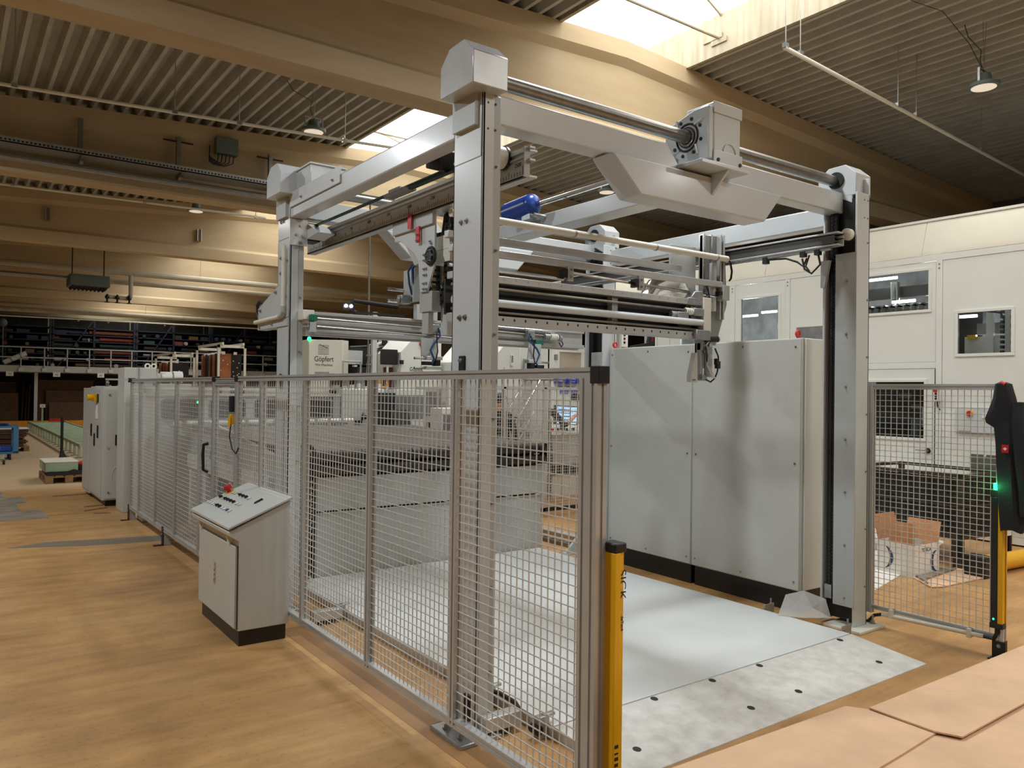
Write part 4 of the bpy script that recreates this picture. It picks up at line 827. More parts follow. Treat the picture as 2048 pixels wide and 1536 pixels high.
# horizontal members and uprights (frame), panels recessed 8 mm between them
def epanel(y0, y1, z0, z1, hole=None):
    g = .006; x0, x1 = EX+.004, EX+.03
    if not hole: return B(x0, x1, y0+g, y1-g, z0+g, z1-g).build('panel', 'white', en, bevel=.004)
    a, b, c, d = hole
    return MB().box(x0, x1, y0+g, a, z0+g, z1-g).box(x0, x1, b, y1-g, z0+g, z1-g).box(x0, x1, a, b, z0+g, c).box(x0, x1, a, b, d, z1-g).build('panel', 'white', en)
def ewindow(a, b, c, d, inside):
    fw = .036
    f = MB().box(EX-.014, EX+.01, a-fw, b+fw, d, d+fw).box(EX-.014, EX+.01, a-fw, b+fw, c-fw, c).box(EX-.014, EX+.01, a-fw, a, c, d).box(EX-.014, EX+.01, b, b+fw, c, d).build('window_frame', 'white', en, bevel=.003)
    B(EX+.004, EX+.008, a, b, c, d).build('pane', 'glass', f, smooth=False)
ups = [(1.2, 1.27), (2.9, 2.97), (4.644, 4.716), (6.783, 6.858), (7.76, 7.85), (9.1, 9.17), (10.6, 10.67), (12, 12.07)]
for a, b in ups:
    u = B(EX-.004, EX+.03, a, b, .1, 3.375).build('upright', 'white', en, bevel=.003)
    for z in (3.33, 3.28): MB().cyl((EX-.007, (a+b)/2, z), (EX-.004, (a+b)/2, z), .011, 10).build('cap_screw', 'steel', u)
B(EX-.004, EX+.03, Y0, Y1, 3.375, 3.452).build('top_rail', 'white', en, bevel=.003)
for i, (a, b) in enumerate(((Y0, 2.1), (2.1, 4.888), (4.892, 7.205), (7.209, 9.5), (9.504, Y1))):
    MB().prism([(EX-.004, 3.456), (EX-.004, 3.51), (EX+.12, 3.9), (EX+.5, 3.9), (EX+.5, 3.87), (EX+.14, 3.87), (EX+.02, 3.51), (EX+.02, 3.456)], 'y', a+.003, b-.003).build('roof_fascia', 'cream', en)
B(EX+.1, EX+3, Y0, Y1, 3.9, 3.93).build('roof_sheet', 'white', en)
B(EX+.0, EX+.04, Y0, Y1, .02, .1).build('base_rail', 'white', en)
winA, winB, winC, winD, winE = (4.845, 5.62, 2.8, 3.24), (3.872, 4.455, 2.215, 2.705), (6.97, 7.63, 2.0, 3.15), (5.5, 6.68, 1.9, 2.7), (4.852, 5.605, 1.172, 1.876)
winA = (4.807, 5.9, 2.782, 3.27)
epanel(1.27, 2.9, .1, 3.375); epanel(Y0, 1.2, .1, 3.375)
epanel(2.97, 4.644, .1, 3.375, winB); ewindow(*winB, None)
epanel(4.716, 6.783, 2.12, 3.375, winA); ewindow(*winA, None)
epanel(4.716, 5.75, .1, 2.045, winE); ewindow(*winE, None); B(EX-.004, EX+.03, 4.716, 5.75, 2.045, 2.12).build('mid_rail', 'white', en, bevel=.003)
epanel(5.8, 6.783, .1, 2.12); B(EX-.004, EX+.03, 5.75, 5.8, .1, 2.12).build('upright', 'white', en)
epanel(6.858, 7.76, .1, 3.375, winC); ewindow(*winC, None)
for a, b in ((7.85, 9.1), (9.17, 10.6), (10.67, 12), (12.07, Y1)):
    q = (a+.25, b-.25, 2.1, 3.0); epanel(a, b, .1, 3.375, q); ewindow(*q, None)
w4 = (5.95, 6.66, 2.0, 2.7)
f = MB().box(EX-.016, EX-.002, 5.9, 6.7, 2.66, 2.7).box(EX-.016, EX-.002, 6.66, 6.7, 1.95, 2.66).build('window_frame', 'white', en)
B(EX-.012, EX-.003, 5.9, 6.66, 1.95, 2.66).build('tinted_pane', 'greyin', f)
# inside of the enclosure as seen through the panes
B(EX+2.9, EX+3, Y0, Y1, 0, 3.9).build('back_wall', 'greyin', en); B(EX+.05, EX+3, Y0, Y1, .02, .04).build('inside_floor', 'greyin', en)
B(EX+.05, EX+3, Y0, Y0+.03, 0, 3.87).build('end_wall', 'white', en); B(EX+.05, EX+3, Y1-.03, Y1, 0, 3.87).build('end_wall', 'white', en)
for y, z, l, x in ((5.72, 3.3, .5, .5), (4.62, 2.72, .24, .6), (8.7, 3.08, .36, 1.6), (8.25, 3.12, .36, 1.6), (7.8, 3.3, .9, 2), (5.3, 2.95, .3, .35), (9.6, 3.1, 1, 1.2), (11.3, 3.1, 1, 1.2), (5.1, 1.95, .5, 1.8)):
    MB().cyl((EX+x, y-l/2, z), (EX+x, y+l/2, z), .02, 10).build('fluorescent_tube', 'tube', en)
# machinery behind window A: beam, cylinder and toothed bar
MB().cyl((EX+.6, 5.55, 2.7), (EX+.6, 5.55, 3.25), .06, 16).build('steel_cylinder', 'chrome', en)
B(EX+.7, EX+.8, 4.6, 6.5, 3.05, 3.2).build('steel_beam', 'alud', en); B(EX+.5, EX+.9, 4.7, 6.5, 2.86, 2.93).build('steel_beam', 'alu', en)
for i in range(12):
    y = 4.85+.1*i; MB().box(EX+.35, EX+.42, y, y+.05, 2.55, 2.9).box(EX+.35, EX+.5, y, y+.03, 2.88, 2.92).build('link', 'steel', en)
B(EX+1, EX+1.1, 4.6, 6.6, 2.2, 2.85).build('dark_panel', 'darkin', en)
# behind window B
B(EX+.45, EX+.5, 4.25, 4.33, 1.9, 2.8).build('white_post', 'paper', en); MB().box(EX+.3, EX+.36, 3.99, 4.06, 1.9, 2.9).build('trunking', 'paper', en)
for i in range(11): B(EX+.27, EX+.37, 4.07, 4.1, 2.1+.06*i, 2.135+.06*i).build('chain_link', 'black', en)
B(EX+.3, EX+.7, 3.6, 3.85, 1.2, 2.62).build('inner_cabinet', 'grey', en); MB().tube([(EX+.3, 3.96+.015*(i % 2), 2.1+.05*i) for i in range(14)], .03, 8).build('corrugated_hose', 'steel', en)
B(EX+.5, EX+.9, 4.0, 4.6, 2.2, 2.45).build('drive_housing', 'cream', en); B(EX+.45, EX+.5, 4.45, 4.55, 2.42, 2.47).build('yellow_label', 'yellow', en); B(EX+.4, EX+.9, 4.0, 4.7, 2.13, 2.19).build('belt', 'black', en)
MB().tube([(EX+.4, 4.3, 2.75), (EX+.4, 4.15, 2.72), (EX+.4, 4.09, 2.6), (EX+.4, 4.1, 2.5)], .014, 6).build('hose', 'black', en)
B(EX+.6, EX+.7, 4.0, 4.5, 2.48, 2.62).build('mechanism', 'steel', en)
# behind the door window
B(EX+.5, EX+.55, 4.8, 5.75, 1.0, 2.0).build('dark_panel', 'darkin', en)
for i in range(4): B(EX+.3, EX+.4, 4.8+.12*i, 4.85+.16*i, 1.25+.14*i, 1.31+.14*i).build('mechanism', 'steel', en)
MB().cyl((EX+.3, 4.95, 1.3), (EX+.3, 4.95, 1.55), .07, 14).build('mechanism', 'alu', en); MB().cyl((EX+.3, 5.1, 1.2), (EX+.3, 5.1, 1.4), .06, 14).build('mechanism', 'greyin', en)
for i in range(5): B(EX+1.2, EX+1.25, 7.0+.2*i, 7.04+.2*i, 1.9, 3.2).build('inner_post', 'alud', en)
B(EX+1, EX+1.1, 6.9, 9, 2.5, 2.56).build('steel_beam', 'alu', en); B(EX+1, EX+1.1, 6.9, 9, 2.3, 2.33).build('steel_beam', 'alu', en)
for y, z, w_ in ((5.3, 3.1, 30), (4.2, 2.5, 30), (8.3, 2.8, 50), (5.2, 1.7, 8), (8.5, 2.7, 30), (10, 2.7, 30), (11.5, 2.7, 30), (6.2, 2.4, 12)):  # unseen fill lights added to brighten the enclosure inside
    l = bpy.data.lights.new('enclosure_fill_light', 'POINT'); l.energy = w_; l.shadow_soft_size = .1; o = bpy.data.objects.new('enclosure_fill_light', l); COL.objects.link(o); o.location = (EX+1.1, y, z)
# door furniture and attached devices
MB().cyl((EX-.01, 4.8, 1.02), (EX-.05, 4.8, 1.02), .02, 12).cyl((EX-.05, 4.8, 1.02), (EX-.05, 4.93, 1.02), .012, 10).build('door_handle', 'chrome', en)
MB().cyl((EX-.01, 4.8, 1.02), (EX-.006, 4.8, 1.02), .035, 16).build('handle_rose', 'black', en)
cp_ = B(EX-.03, EX, 3.98, 4.47, 1.27, 1.575).build('control_panel', 'grey', en, bevel=.004)
MB().cyl((EX-.03, 4.3, 1.5), (EX-.045, 4.3, 1.5), .04, 18).build('switch_plate', 'yellow', en); MB().box(EX-.07, EX-.045, 4.29, 4.31, 1.47, 1.53).cyl((EX-.045, 4.3, 1.5), (EX-.06, 4.3, 1.5), .028, 16).build('main_switch', 'red', en)
B(EX-.045, EX-.03, 4.1, 4.16, 1.45, 1.5).build('lamp_button', 'paper', en); MB().cyl((EX-.03, 4.02, 1.31), (EX-.045, 4.02, 1.31), .012, 10).build('key_lock', 'steel', en)
text('HAUPTSCHALTER', .018, 'ink', (EX-.031, 4.43, 1.285), (0, -1, 0), (0, 0, 1), en, .0003, 'LEFT')
B(EX-.012, EX, 3.9, 4.3, .8, 1.02).build('steel_plate', 'steel', en); MB().cyl((EX-.013, 4.14, 1.01), (EX-.012, 4.14, 1.01), .016, 12).build('plate_notch', 'white', en)
B(EX-.06, EX-.01, 4.645, 4.705, 1.64, 1.79).build('push_button_box', 'paper', en, bevel=.005)
MB().cyl((EX-.06, 4.685, 1.77), (EX-.085, 4.685, 1.77), .022, 14).build('emergency_stop', 'red', en)
for z in (1.73, 1.7, 1.67): MB().cyl((EX-.06, 4.68, z), (EX-.075, 4.68, z), .012, 10).build('push_button', 'black', en)
MB().tube([(EX-.03, 4.68, 1.64), (EX-.03, 4.675, 1.58), (EX-.02, 4.65, 1.53)], .008, 6).build('cable', 'black', en)
MB().box(EX-.01, EX-.004, 4.715, 4.722, .1, 2.04).build('door_gap', 'black', en)

# ---------------------------------------------------------------- floor clutter behind the right fence
gb = thing('mesh_box_pallet', 'dark brown steel mesh box pallet standing on cast feet behind the right fence', 'box pallet', (8.1, 3.6, 0), 0)
def gbox(t):
    O = Vector((8.1, 3.6, 0))
    ex = Vector((.99, -.12, 0)).normalized(); ey = Vector((-ex.y, ex.x, 0)); Wd, D = .88, 1.25
    def P(u, v, z): return O+ex*u+ey*v+Vector((0, 0, z))
    def bx(u0, u1, v0, v1, z0, z1): return MB().add([P(u0, v0, z0), P(u1, v0, z0), P(u1, v1, z0), P(u0, v1, z0), P(u0, v0, z1), P(u1, v0, z1), P(u1, v1, z1), P(u0, v1, z1)], [(3, 2, 1, 0), (4, 5, 6, 7), (0, 1, 5, 4), (1, 2, 6, 5), (2, 3, 7, 6), (3, 0, 4, 7)])
    m = 'rustbrown'
    M[m] = mat('dark_brown_rusted_steel', (74, 66, 60), .6, .3, var=.3, scale=8)
    for u, v in ((0, 0), (Wd-.05, 0), (0, D-.05), (Wd-.05, D-.05)): bx(u, u+.05, v, v+.05, .1, .93).build('corner_post', m, t); bx(u-.01, u+.08, v-.01, v+.08, 0, .1).build('foot', m, t); bx(u, u+.02, v-.02, v+.1, .1, .28).build('corner_plate', m, t)
    for z in (.895, .3): 
        h = .035 if z > .5 else .05
        bx(0, Wd, 0, .02, z, z+h).build('frame_rail', m, t); bx(0, Wd, D-.02, D, z, z+h).build('frame_rail', m, t); bx(0, .02, 0, D, z, z+h).build('frame_rail', m, t); bx(Wd-.02, Wd, 0, D, z, z+h).build('frame_rail', m, t)
    bx(0, .012, 0, D, .6, .62).build('frame_rail', m, t); bx(0, Wd, 0, .012, .6, .62).build('frame_rail', m, t)
    bx(.02, Wd-.02, .02, D-.02, .28, .3).build('floor_board', 'wood', t)
    for nm, f in (('side_mesh', lambda k, z0, z1: bx(.004, .01, k, k+.006, z0, min(z1, .9))), ('end_mesh', lambda k, z0, z1: bx(k, k+.006, .004, .01, z0, min(z1, .9)))):
        L_ = D if nm == 'side_mesh' else Wd; mb = MB()
        for i in range(1, int(L_/.05)): q = f(i*.05, .33, .94); mb.add(q.v, q.f)
        for j in range(12):
            z = .36+.05*j
            q = bx(.004, .01, 0, D, z, z+.006) if nm == 'side_mesh' else bx(0, Wd, .004, .01, z, z+.006); mb.add(q.v, q.f)
        o = mb.build(nm, m, t, smooth=False); o['kind'] = 'stuff'
        mb = MB()
        q = bx(.015, .02, .02, D-.02, .3, .89) if nm == 'side_mesh' else bx(.02, Wd-.02, .015, .02, .3, .89); mb.add(q.v, q.f); mb.build('inner_sheet', 'darkin', t)
    bx(.1, Wd-.1, .1, D-.1, .3, .8).build('load', 'darkin', t); bx(.55, .8, -.04, -.0, .28, .5).build('label_plate', 'paper', t)
gbox(gb)
ct = thing('carton', 'white carton with open brown flaps and blue ring print behind the right fence', 'box', (7.4, 3.9, 0))
def carton(t):
    A, Bq, Cc = Vector((7.38, 4.05, 0)), Vector((7.33, 3.67, 0)), Vector((7.75, 3.65, 0)); D_ = A+Cc-Bq; h = Vector((0, 0, .3))
    def wall(p, q): n = (q-p).cross(Vector((0, 0, 1))).normalized()*.006; return [p, q, q+h, p+h, p+n, q+n, q+n+h, p+n+h]
    for p, q in ((A, Bq), (Bq, Cc), (Cc, D_), (D_, A)):
        MB().add(wall(p, q), [(0, 1, 2, 3), (4, 5, 6, 7), (0, 1, 5, 4), (1, 2, 6, 5), (2, 3, 7, 6), (3, 0, 4, 7)]).build('side', 'paper', t)
    MB().add([A, Bq, Cc, D_], [(0, 1, 2, 3)]).build('bottom', 'card2', t)
    def flap(p, q, out, up, l, r0=0., r1=1.):
        a, b = p+(q-p)*r0+h, p+(q-p)*r1+h; d = (Vector(out).normalized()*math.cos(up)+Vector((0, 0, math.sin(up))))*l; k = Vector((.003, .003, .003))
        e = (b-a)*.06
        MB().add([a, b, b+d-e, a+d+e, a+k, b+k, b+d+k-e, a+d+k+e], [(0, 1, 2, 3), (4, 5, 6, 7), (0, 1, 5, 4), (1, 2, 6, 5), (2, 3, 7, 6), (3, 0, 4, 7)]).build('flap', 'card2', t)
    flap(D_, A, (.1, 1, 0), 1.25, .24); flap(Cc, D_, (1, 0, 0), 1.1, .2); flap(A, Bq, (-.4, 0, 0), 1.75, .2, .3, 1); flap(Bq, Cc, (0, -1, 0), 2.0, .17, .35, 1)
    # blue ring print on the two visible sides, and a scribbled word
    def arcprint(p, q, cx, cz, R, w, a0, a1, nrm):
        u = (q-p).normalized(); pts = []; N = 18
        f = lambda r, a: p+u*(cx+r*math.cos(a))+Vector((0, 0, cz+r*math.sin(a)))+Vector(nrm)*.009
        vs = [f(R-w*math.sin(PI*i/N), a0+(a1-a0)*i/N) for i in range(N+1)]+[f(R, a0+(a1-a0)*i/N) for i in range(N+1)]
        MB().add(vs, [(i, i+1, N+2+i, N+1+i) for i in range(N)]).build('ring_print', 'printblue', t)
    M['printblue'] = mat('navy_print', (52, 66, 104), .7, var=0)
    arcprint(A, Bq, .06, .15, .11, .04, -1.4, 1.4, (-1, -.1, 0)); arcprint(Bq, Cc, .36, .13, .1, .05, 1.4, 4.9, (0, -1, 0))
    text('TOSCA', .05, 'ink', Bq+(Cc-Bq)*.45+Vector((0, -.009, .25)), (Cc-Bq), (0, 0, 1), t, .0003)
carton(ct)
sh = thing('white_sheet', 'white sheet lying on the floor under the carton', 'sheet', (7, 4.2, 0))
MB().prism([(6.5, 3.62), (7.3, 3.8), (9.5, 4.4), (9.8, 6.2), (7.0, 6.2)], 'z', .0, .004).build('sheet', 'paper', sh)
fb_ = thing('cardboard_offcut', 'flattened grey cardboard on the floor in front of the carton', 'cardboard', (7.5, 3.5, 0))
MB().prism([(7.42, 3.8), (7.09, 3.4), (7.2, 3.35), (8.1, 3.28), (8.5, 3.45), (8.25, 3.62), (7.9, 3.7)], 'z', .004, .012).build('sheet', 'card', fb_); MB().prism([(7.4, 3.72), (7.16, 3.46), (7.3, 3.55), (8.0, 3.6), (7.9, 3.72)], 'z', .013, .03).build('bent_flap', 'cardb', fb_) if 'cardb' in M else MB().prism([(7.4, 3.72), (7.16, 3.46), (7.3, 3.55), (8.0, 3.6), (7.9, 3.72)], 'z', .013, .03).build('bent_flap', 'oldboard', fb_)
yt = thing('yellow_tube', 'yellow tube with square black end lying on the floor beside the mesh box pallet', 'tube', (8.5, 3.6, .1))
MB().cyl((7.98, 3.4, .1), (8.07, 3.36, .1), .084, 20).cyl((8.05, 3.37, .1), (9.0, 3.3, .085), .084, 20).build('tube', 'yellow', yt); 
MB().add([(7.86, 3.28, .0), (8.0, 3.27, .0), (8.02, 3.47, .0), (7.88, 3.48, .0), (7.86, 3.28, .2), (8.0, 3.27, .2), (8.02, 3.47, .2), (7.88, 3.48, .2)], [(3, 2, 1, 0), (4, 5, 6, 7), (0, 1, 5, 4), (1, 2, 6, 5), (2, 3, 7, 6), (3, 0, 4, 7)]).build('end_block', 'black', yt, bevel=.01)
yc = thing('yellow_rope', 'tangled yellow rope on the floor right of the yellow tube', 'rope', (9.4, 3.5, 0))
MB().tube([(9.1+.3*math.sin(i*1.3)+.02*i, 3.5+.16*math.cos(i*1.7), .012+.006*(i % 3)) for i in range(22)], .008, 6).build('rope', 'yellow', yc)
hk = thing('black_strap', 'small black strap lying beside the yellow rope', 'strap', (9.2, 3.35, 0)); MB().tube([(8.9, 3.3, .01), (9.1, 3.26, .012), (9.2, 3.3, .01), (9.3, 3.2, .014)], .012, 6).build('strap', 'black', hk)
tl = thing('orange_upright', 'orange steel upright with a chain behind the mesh box pallet', 'upright', (9.6, 3.95, 0))
B(9.68, 9.72, 3.86, 3.9, .0, 1.0).build('post', 'orange', tl); MB().tube([(9.66, 3.85, .9-.04*i) for i in range(18)], .012, 6).build('chain', 'yellow', tl)

# ---------------------------------------------------------------- cardboard stack in the foreground
pa = thing('cardboard_stack', 'stack of large brown corrugated sheets in the right foreground', 'cardboard', (4.2, .6, 0))
def sheet(pts, z, nm='sheet', th=.006, m='card'): return MB().prism(pts, 'z', z-th, z).build(nm, m, pa)
for i in range(16): 
    j = .012*math.sin(i*2.1)
    sheet([(1.9+j, 1.55), (5.6+j, 1.5), (5.6, -1.2), (1.9+j, -1.2)], .13+.022*(i+1), th=.02)
sheet([(1.62, 1.73), (2.83, 1.678), (2.885, 1.60), (2.885, 1.36), (2.62, 1.345), (2.3, 1.33), (2.3, -1.0), (1.6, -1.0)], .5)
sheet([(2.875, 1.606), (4.6, 1.58), (5.6, 1.55), (5.6, 1.29), (3.43, 1.286), (2.905, 1.282), (2.87, 1.36)], .508)
sheet([(1.9, 1.5), (5.6, 1.48), (5.6, -1.2), (1.9, -1.2)], .4935)
for x in (2.0, 3.7, 5.3): B(x, x+.14, -1.1, 1.45, 0, .1).build('pallet_block', 'wood', pa)
for y in (-1.0, .2, 1.3): B(1.95, 5.55, y, y+.12, .1, .13).build('pallet_slat', 'wood', pa)
# ---------------------------------------------------------------- belt table and inclined conveyor behind the gantry
bt = thing('belt_conveyor', 'wide dark belt conveyor with roller nose and grey front panels behind the white plate', 'conveyor', (3.85, 7.8, 0))
MB().prism([(6.47, .03), (6.5, .03), (6.55, .6), (6.50, .605)], 'x', 2.46, 5.12).build('lower_panel', 'grey2', bt, bevel=.003)
MB().prism([(6.47, .63), (6.5, .63), (6.52, .92), (6.47, .92)], 'x', 2.46, 5.15).build('upper_panel', 'grey2', bt, bevel=.003)
B(2.46, 5.12, 6.5, 6.54, .595, .61).build('panel_ledge', 'white', bt)
B(2.5, 5.1, 6.56, 6.62, .03, .95).build('inner_wall', 'black', bt)
for z, r, nm in ((1.095, .052, 'nose_roller'), (.985, .05, 'nose_roller')):
    MB().cyl((2.5, 6.5, z), (5.14, 6.5, z), r, 20).build(nm, 'belt2', bt)
    for i in range(26): MB().ring((2.56+.1*i, 6.5, z), (1, .04, 0), r+.001, .004, 16, 5).build('roller_wrap', 'black', bt)
for z, r in ((1.095, .055), (.985, .055)): MB().ring((5.15, 6.5, z), (1, 0, 0), .042, .014, 18, 6).build('end_bearing', 'steel', bt); 
MB().prism([(6.44, .94), (6.56, .94), (6.56, 1.15), (6.44, 1.15)], 'x', 5.145, 5.155).build('end_cheek', 'black', bt, bevel=.002)
nb = 13; w = 2.62/nb
for i in range(nb):
    x = 2.5+i*w
    MB().prism([(6.5, 1.148), (7.6, 1.165), (9.35, 1.225), (9.35, 1.2), (7.6, 1.14), (6.5, 1.12)], 'x', x+.006, x+w-.004).build('belt', 'belt', bt)
MB().box(2.5, 5.12, 6.62, 9.3, .95, 1.1).build('bed', 'darkin', bt)
MB().prism([(6.45, .88), (7.3, .82), (9.3, .86), (10.15, .875), (10.15, 1.24), (9.4, 1.29), (7.35, 1.09), (6.6, 1.01)], 'x', 2.49, 2.52).build('side_cheek', 'grey2', bt, bevel=.004)
MB().tube([(2.5, 10.15, 1.245), (2.5, 9.4, 1.297), (2.5, 7.35, 1.097), (2.5, 6.6, 1.017)], .012, 8).build('cheek_edge', 'white', bt)
for y in (8.7, 8.2): 
    for z in (1.05, .97): bolt(bt, (2.49, y, z), (-1, 0, 0), .012)
MB().box(2.44, 2.52, 7.2, 10.15, .71, .865).build('frame_beam', 'white', bt, bevel=.006)
MB().box(2.5, 2.56, 7.25, 9.3, .42, .7).build('dark_side', 'darkin', bt)
for i in range(3): B(2.47, 2.5, 6.85+.1*i, 6.91+.1*i, .8, .84).build('hazard_mark', 'yellow', bt)
for y in (7.1, 8.4, 9.4, 10.05): MB().box(2.46, 2.56, y, y+.1, .0, .71).build('leg', 'white', bt, bevel=.004)
for y0, y1 in ((7.25, 8.38), (8.52, 9.38), (9.52, 10.04)): B(2.56, 2.6, y0, y1, .08, .7).build('base_panel', 'greyin', bt); B(2.54, 2.57, y0+.1, y0+.45, .12, .5).build('base_box', 'white', bt, bevel=.005)
ec2 = thing('cable_chain_loop', 'tall black cable chain arch beside the rear left gantry post', 'cable chain', (2.5, 6.3, 0))
for j, x in enumerate((2.3, 2.36)):
    P_ = [(x, 6.3, .1+.1*i) for i in range(11)]+[(x+.09*(1-math.cos(t)), 6.3, 1.12+.1*math.sin(t)) for t in [PI*k/8 for k in range(9)]]+[(x+.18, 6.3, 1.1-.1*i) for i in range(11)]
    MB().tube(P_, .02, 6).build('chain_strand', 'black', ec2)
for i in range(20): B(2.26, 2.56, 6.32, 6.36, .12+.05*i, .15+.05*i).build('chain_link', 'rubber', ec2)
B(2.24, 2.3, 6.1, 6.2, 1.2, 1.24).build('hook', 'black', ec2)

# ---------------------------------------------------------------- feeder machine with rounded windows
fm = thing('feeder_machine', 'long pale feeder machine with four rounded dark windows behind the fence', 'machine', (3.5, 10.9, 0))
def rrect(x0, x1, z0, z1, r, n=5):
    pts = []
    for cx, cz, a in ((x1-r, z1-r, 0), (x0+r, z1-r, PI/2), (x0+r, z0+r, PI), (x1-r, z0+r, 1.5*PI)):
        pts += [(cx+r*math.cos(a+PI/2*i/n), cz+r*math.sin(a+PI/2*i/n)) for i in range(n+1)]
    return pts
fyc = 10.6
B(2.02, 4.52, fyc, 11.42, .0, 1.6).build('body', 'white', fm, bevel=.01)
B(2.02, 4.62, fyc-.06, fyc+.2, 1.585, 1.615).build('top_trim', 'cream', fm); B(2.02, 4.55, fyc-.02, fyc, 1.66, 1.69).build('top_rail', 'cream', fm); B(2.05, 4.5, fyc+.1, fyc+.16, 1.6, 1.7).build('rail_support', 'grey2', fm)
for x0, x1 in ((2.225, 2.68), (2.815, 3.27), (3.41, 3.96), (4.06, 4.49)):
    MB().prism(rrect(x0, x1, 1.29, 1.535, .045), 'y', fyc-.012, fyc-.002).build('window', 'darkin', fm)
    MB().tube([(x, fyc-.012, z) for x, z in rrect(x0, x1, 1.29, 1.535, .045)]+[(x0+(x1-x0), fyc-.012, 1.49)], .009, 6).build('window_seal', 'greyin', fm)
MB().cyl((2.66, fyc-.02, 1.5), (2.66, fyc-.03, 1.5), .014, 10).build('green_lamp', 'led', fm)
MB().cyl((2.3, 10.3, 1.235), (4.7, 10.3, 1.25), .035, 14).build('pipe_rail', 'white', fm); MB().cyl((2.3, 10.45, 1.2), (4.7, 10.45, 1.21), .02, 10).build('pipe_rail', 'alu', fm)
for i in range(12): B(2.42+.19*i, 2.45+.19*i, 10.25, 10.5, 1.18, 1.29).build('rail_bracket', 'alu', fm)
B(2.1, 4.5, 10.2, 10.6, .0, 1.1).build('front_apron', 'grey2', fm)
B(2.3, 2.5, 10.4, 10.6, 1.33, 1.36).build('nameplate', 'greyin', fm)
MB().prism([(2.38, 1.1), (2.42, 1.1), (2.35, 1.24), (2.31, 1.24)], 'y', 10.3, 10.36).build('lever', 'white', fm)
for x, s_ in ((2.95, .05), (3.1, .06), (3.25, .05), (4.0, .05), (4.15, .07)): MB().box(x, x+s_, fyc+.1, fyc+.2, 1.6, 1.74).build('valve_block', 'greyin', fm)
B(4.52, 4.6, fyc-.05, fyc+.02, 1.1, 1.75).build('grey_upright', 'grey2', fm)
sb = thing('side_housing', 'plain white machine housing right of the feeder windows', 'machine', (4.95, 10.6, 0))
B(4.64, 5.42, 10.55, 11.5, .0, 1.7).build('housing', 'white', sb, bevel=.012)
for i in range(6): MB().box(4.7+.11*i, 4.74+.11*i, 10.6, 10.66, 1.7, 1.74+.02*(i % 3)).build('hinge', 'white', sb)
B(4.84, 4.94, 10.5, 10.55, 1.2, 1.24).build('latch', 'black', sb); MB().cyl((4.45, 10.53, 1.66), (4.55, 10.53, 1.66), .03, 10).build('camera', 'black', sb)
MB().prism([(4.9, 1.24), (4.98, 1.26), (5.02, 1.32), (4.96, 1.3), (4.95, 1.36)], 'y', 10.45, 10.5).build('clamp', 'black', sb)
for x, m_, h in ((4.75, 'steel', .18), (5.0, 'greyin', .24), (5.2, 'darkin', .2), (4.6, 'darkin', .22)): B(x, x+.12, 10.8, 10.9, 1.7, 1.7+h).build('top_fitting', m_, sb)
MB().ring((5.38, 10.7, 1.8), (0, 1, 0), .07, .015, 14, 6).build('orange_ring', 'orange', sb)
gm = thing('geared_motor', 'grey geared motor with two lifting eyes on the feeder end', 'motor', (2.3, 11.7, 1.6))
B(1.95, 2.34, 11.5, 12.0, .0, 1.95).build('gear_housing', 'cabgrey', gm, bevel=.008); B(2.12, 2.125, 11.49, 11.5, 1.5, 1.95).build('seam', 'greyin', gm)
MB().prism([(2.34, 1.62), (2.46, 1.62), (2.36, 1.9), (2.34, 1.92)], 'y', 11.55, 11.9).build('shoulder', 'cabgrey', gm)
for x in (2.25, 2.33): MB().ring((x, 11.6, 1.975), (0, 1, 0), .03, .011, 14, 6).build('lifting_eye', 'paper', gm)
MB().cyl((2.36, 11.7, 1.83), (2.44, 11.7, 1.83), .05, 14).cyl((2.44, 11.7, 1.83), (2.58, 11.7, 1.83), .075, 18).cyl((2.6, 11.7, 1.83), (2.72, 11.7, 1.83), .085, 20).build('motor_body', 'white', gm); MB().cyl((2.58, 11.7, 1.83), (2.6, 11.7, 1.83), .07, 18).build('motor_ring', 'steel', gm)
B(2.3, 2.8, 11.5, 12, .0, 1.74).build('stand', 'cabgrey', gm)

# ---------------------------------------------------------------- left switch cabinet
lcab = thing('switch_cabinet', 'light grey switch cabinet with yellow main switch at the far end of the fence', 'cabinet', (2.1, 13, 0))
B(1.86, 2.55, 12.3, 13.9, 0, .09).build('plinth', 'plinth', lcab)
B(1.80, 2.6, 12.2, 13.35, .09, 1.685).build('body', 'cabgrey', lcab, bevel=.006)
B(1.80, 2.4, 13.36, 14.1, .06, 1.66).build('rear_body', 'cabgrey', lcab, bevel=.006)
B(1.79, 1.8, 12.26, 13.3, .12, 1.66).build('door', 'cabgrey', lcab, bevel=.004); B(1.83, 2.57, 12.185, 12.2, .11, 1.66).build('side_panel', 'cabgrey', lcab, bevel=.004)
B(1.79, 1.8, 13.42, 14.05, .1, 1.0).build('lower_door', 'cabgrey', lcab, bevel=.004)
B(1.955, 2.035, 12.17, 12.187, .86, 1.01).build('door_vent', 'black', lcab, bevel=.006)
for z in (1.57, .2): MB().cyl((1.88, 12.175, z), (1.88, 12.187, z), .014, 10).build('lock', 'steel', lcab)
MB().cyl((1.87, 12.175, .83), (1.87, 12.187, .83), .016, 10).build('lock', 'chrome', lcab)
MB().tube([(2.08+.16*math.cos(2*PI*i/24), 12.184, .43+.17*math.sin(2*PI*i/24)) for i in range(25)], .004, 5).build('round_flange', 'cabgrey', lcab)
for y in (12.5, 13.1): B(1.775, 1.792, y, y+.06, .95, 1.13).build('hinge', 'black', lcab)
B(1.775, 1.79, 12.8, 12.86, .82, 1.0).build('hinge', 'black', lcab)
MB().box(1.74, 1.79, 12.6, 12.72, 1.47, 1.57).cyl((1.66, 12.66, 1.53), (1.74, 12.66, 1.53), .045, 14).build('main_switch', 'yellow', lcab, bevel=.004)
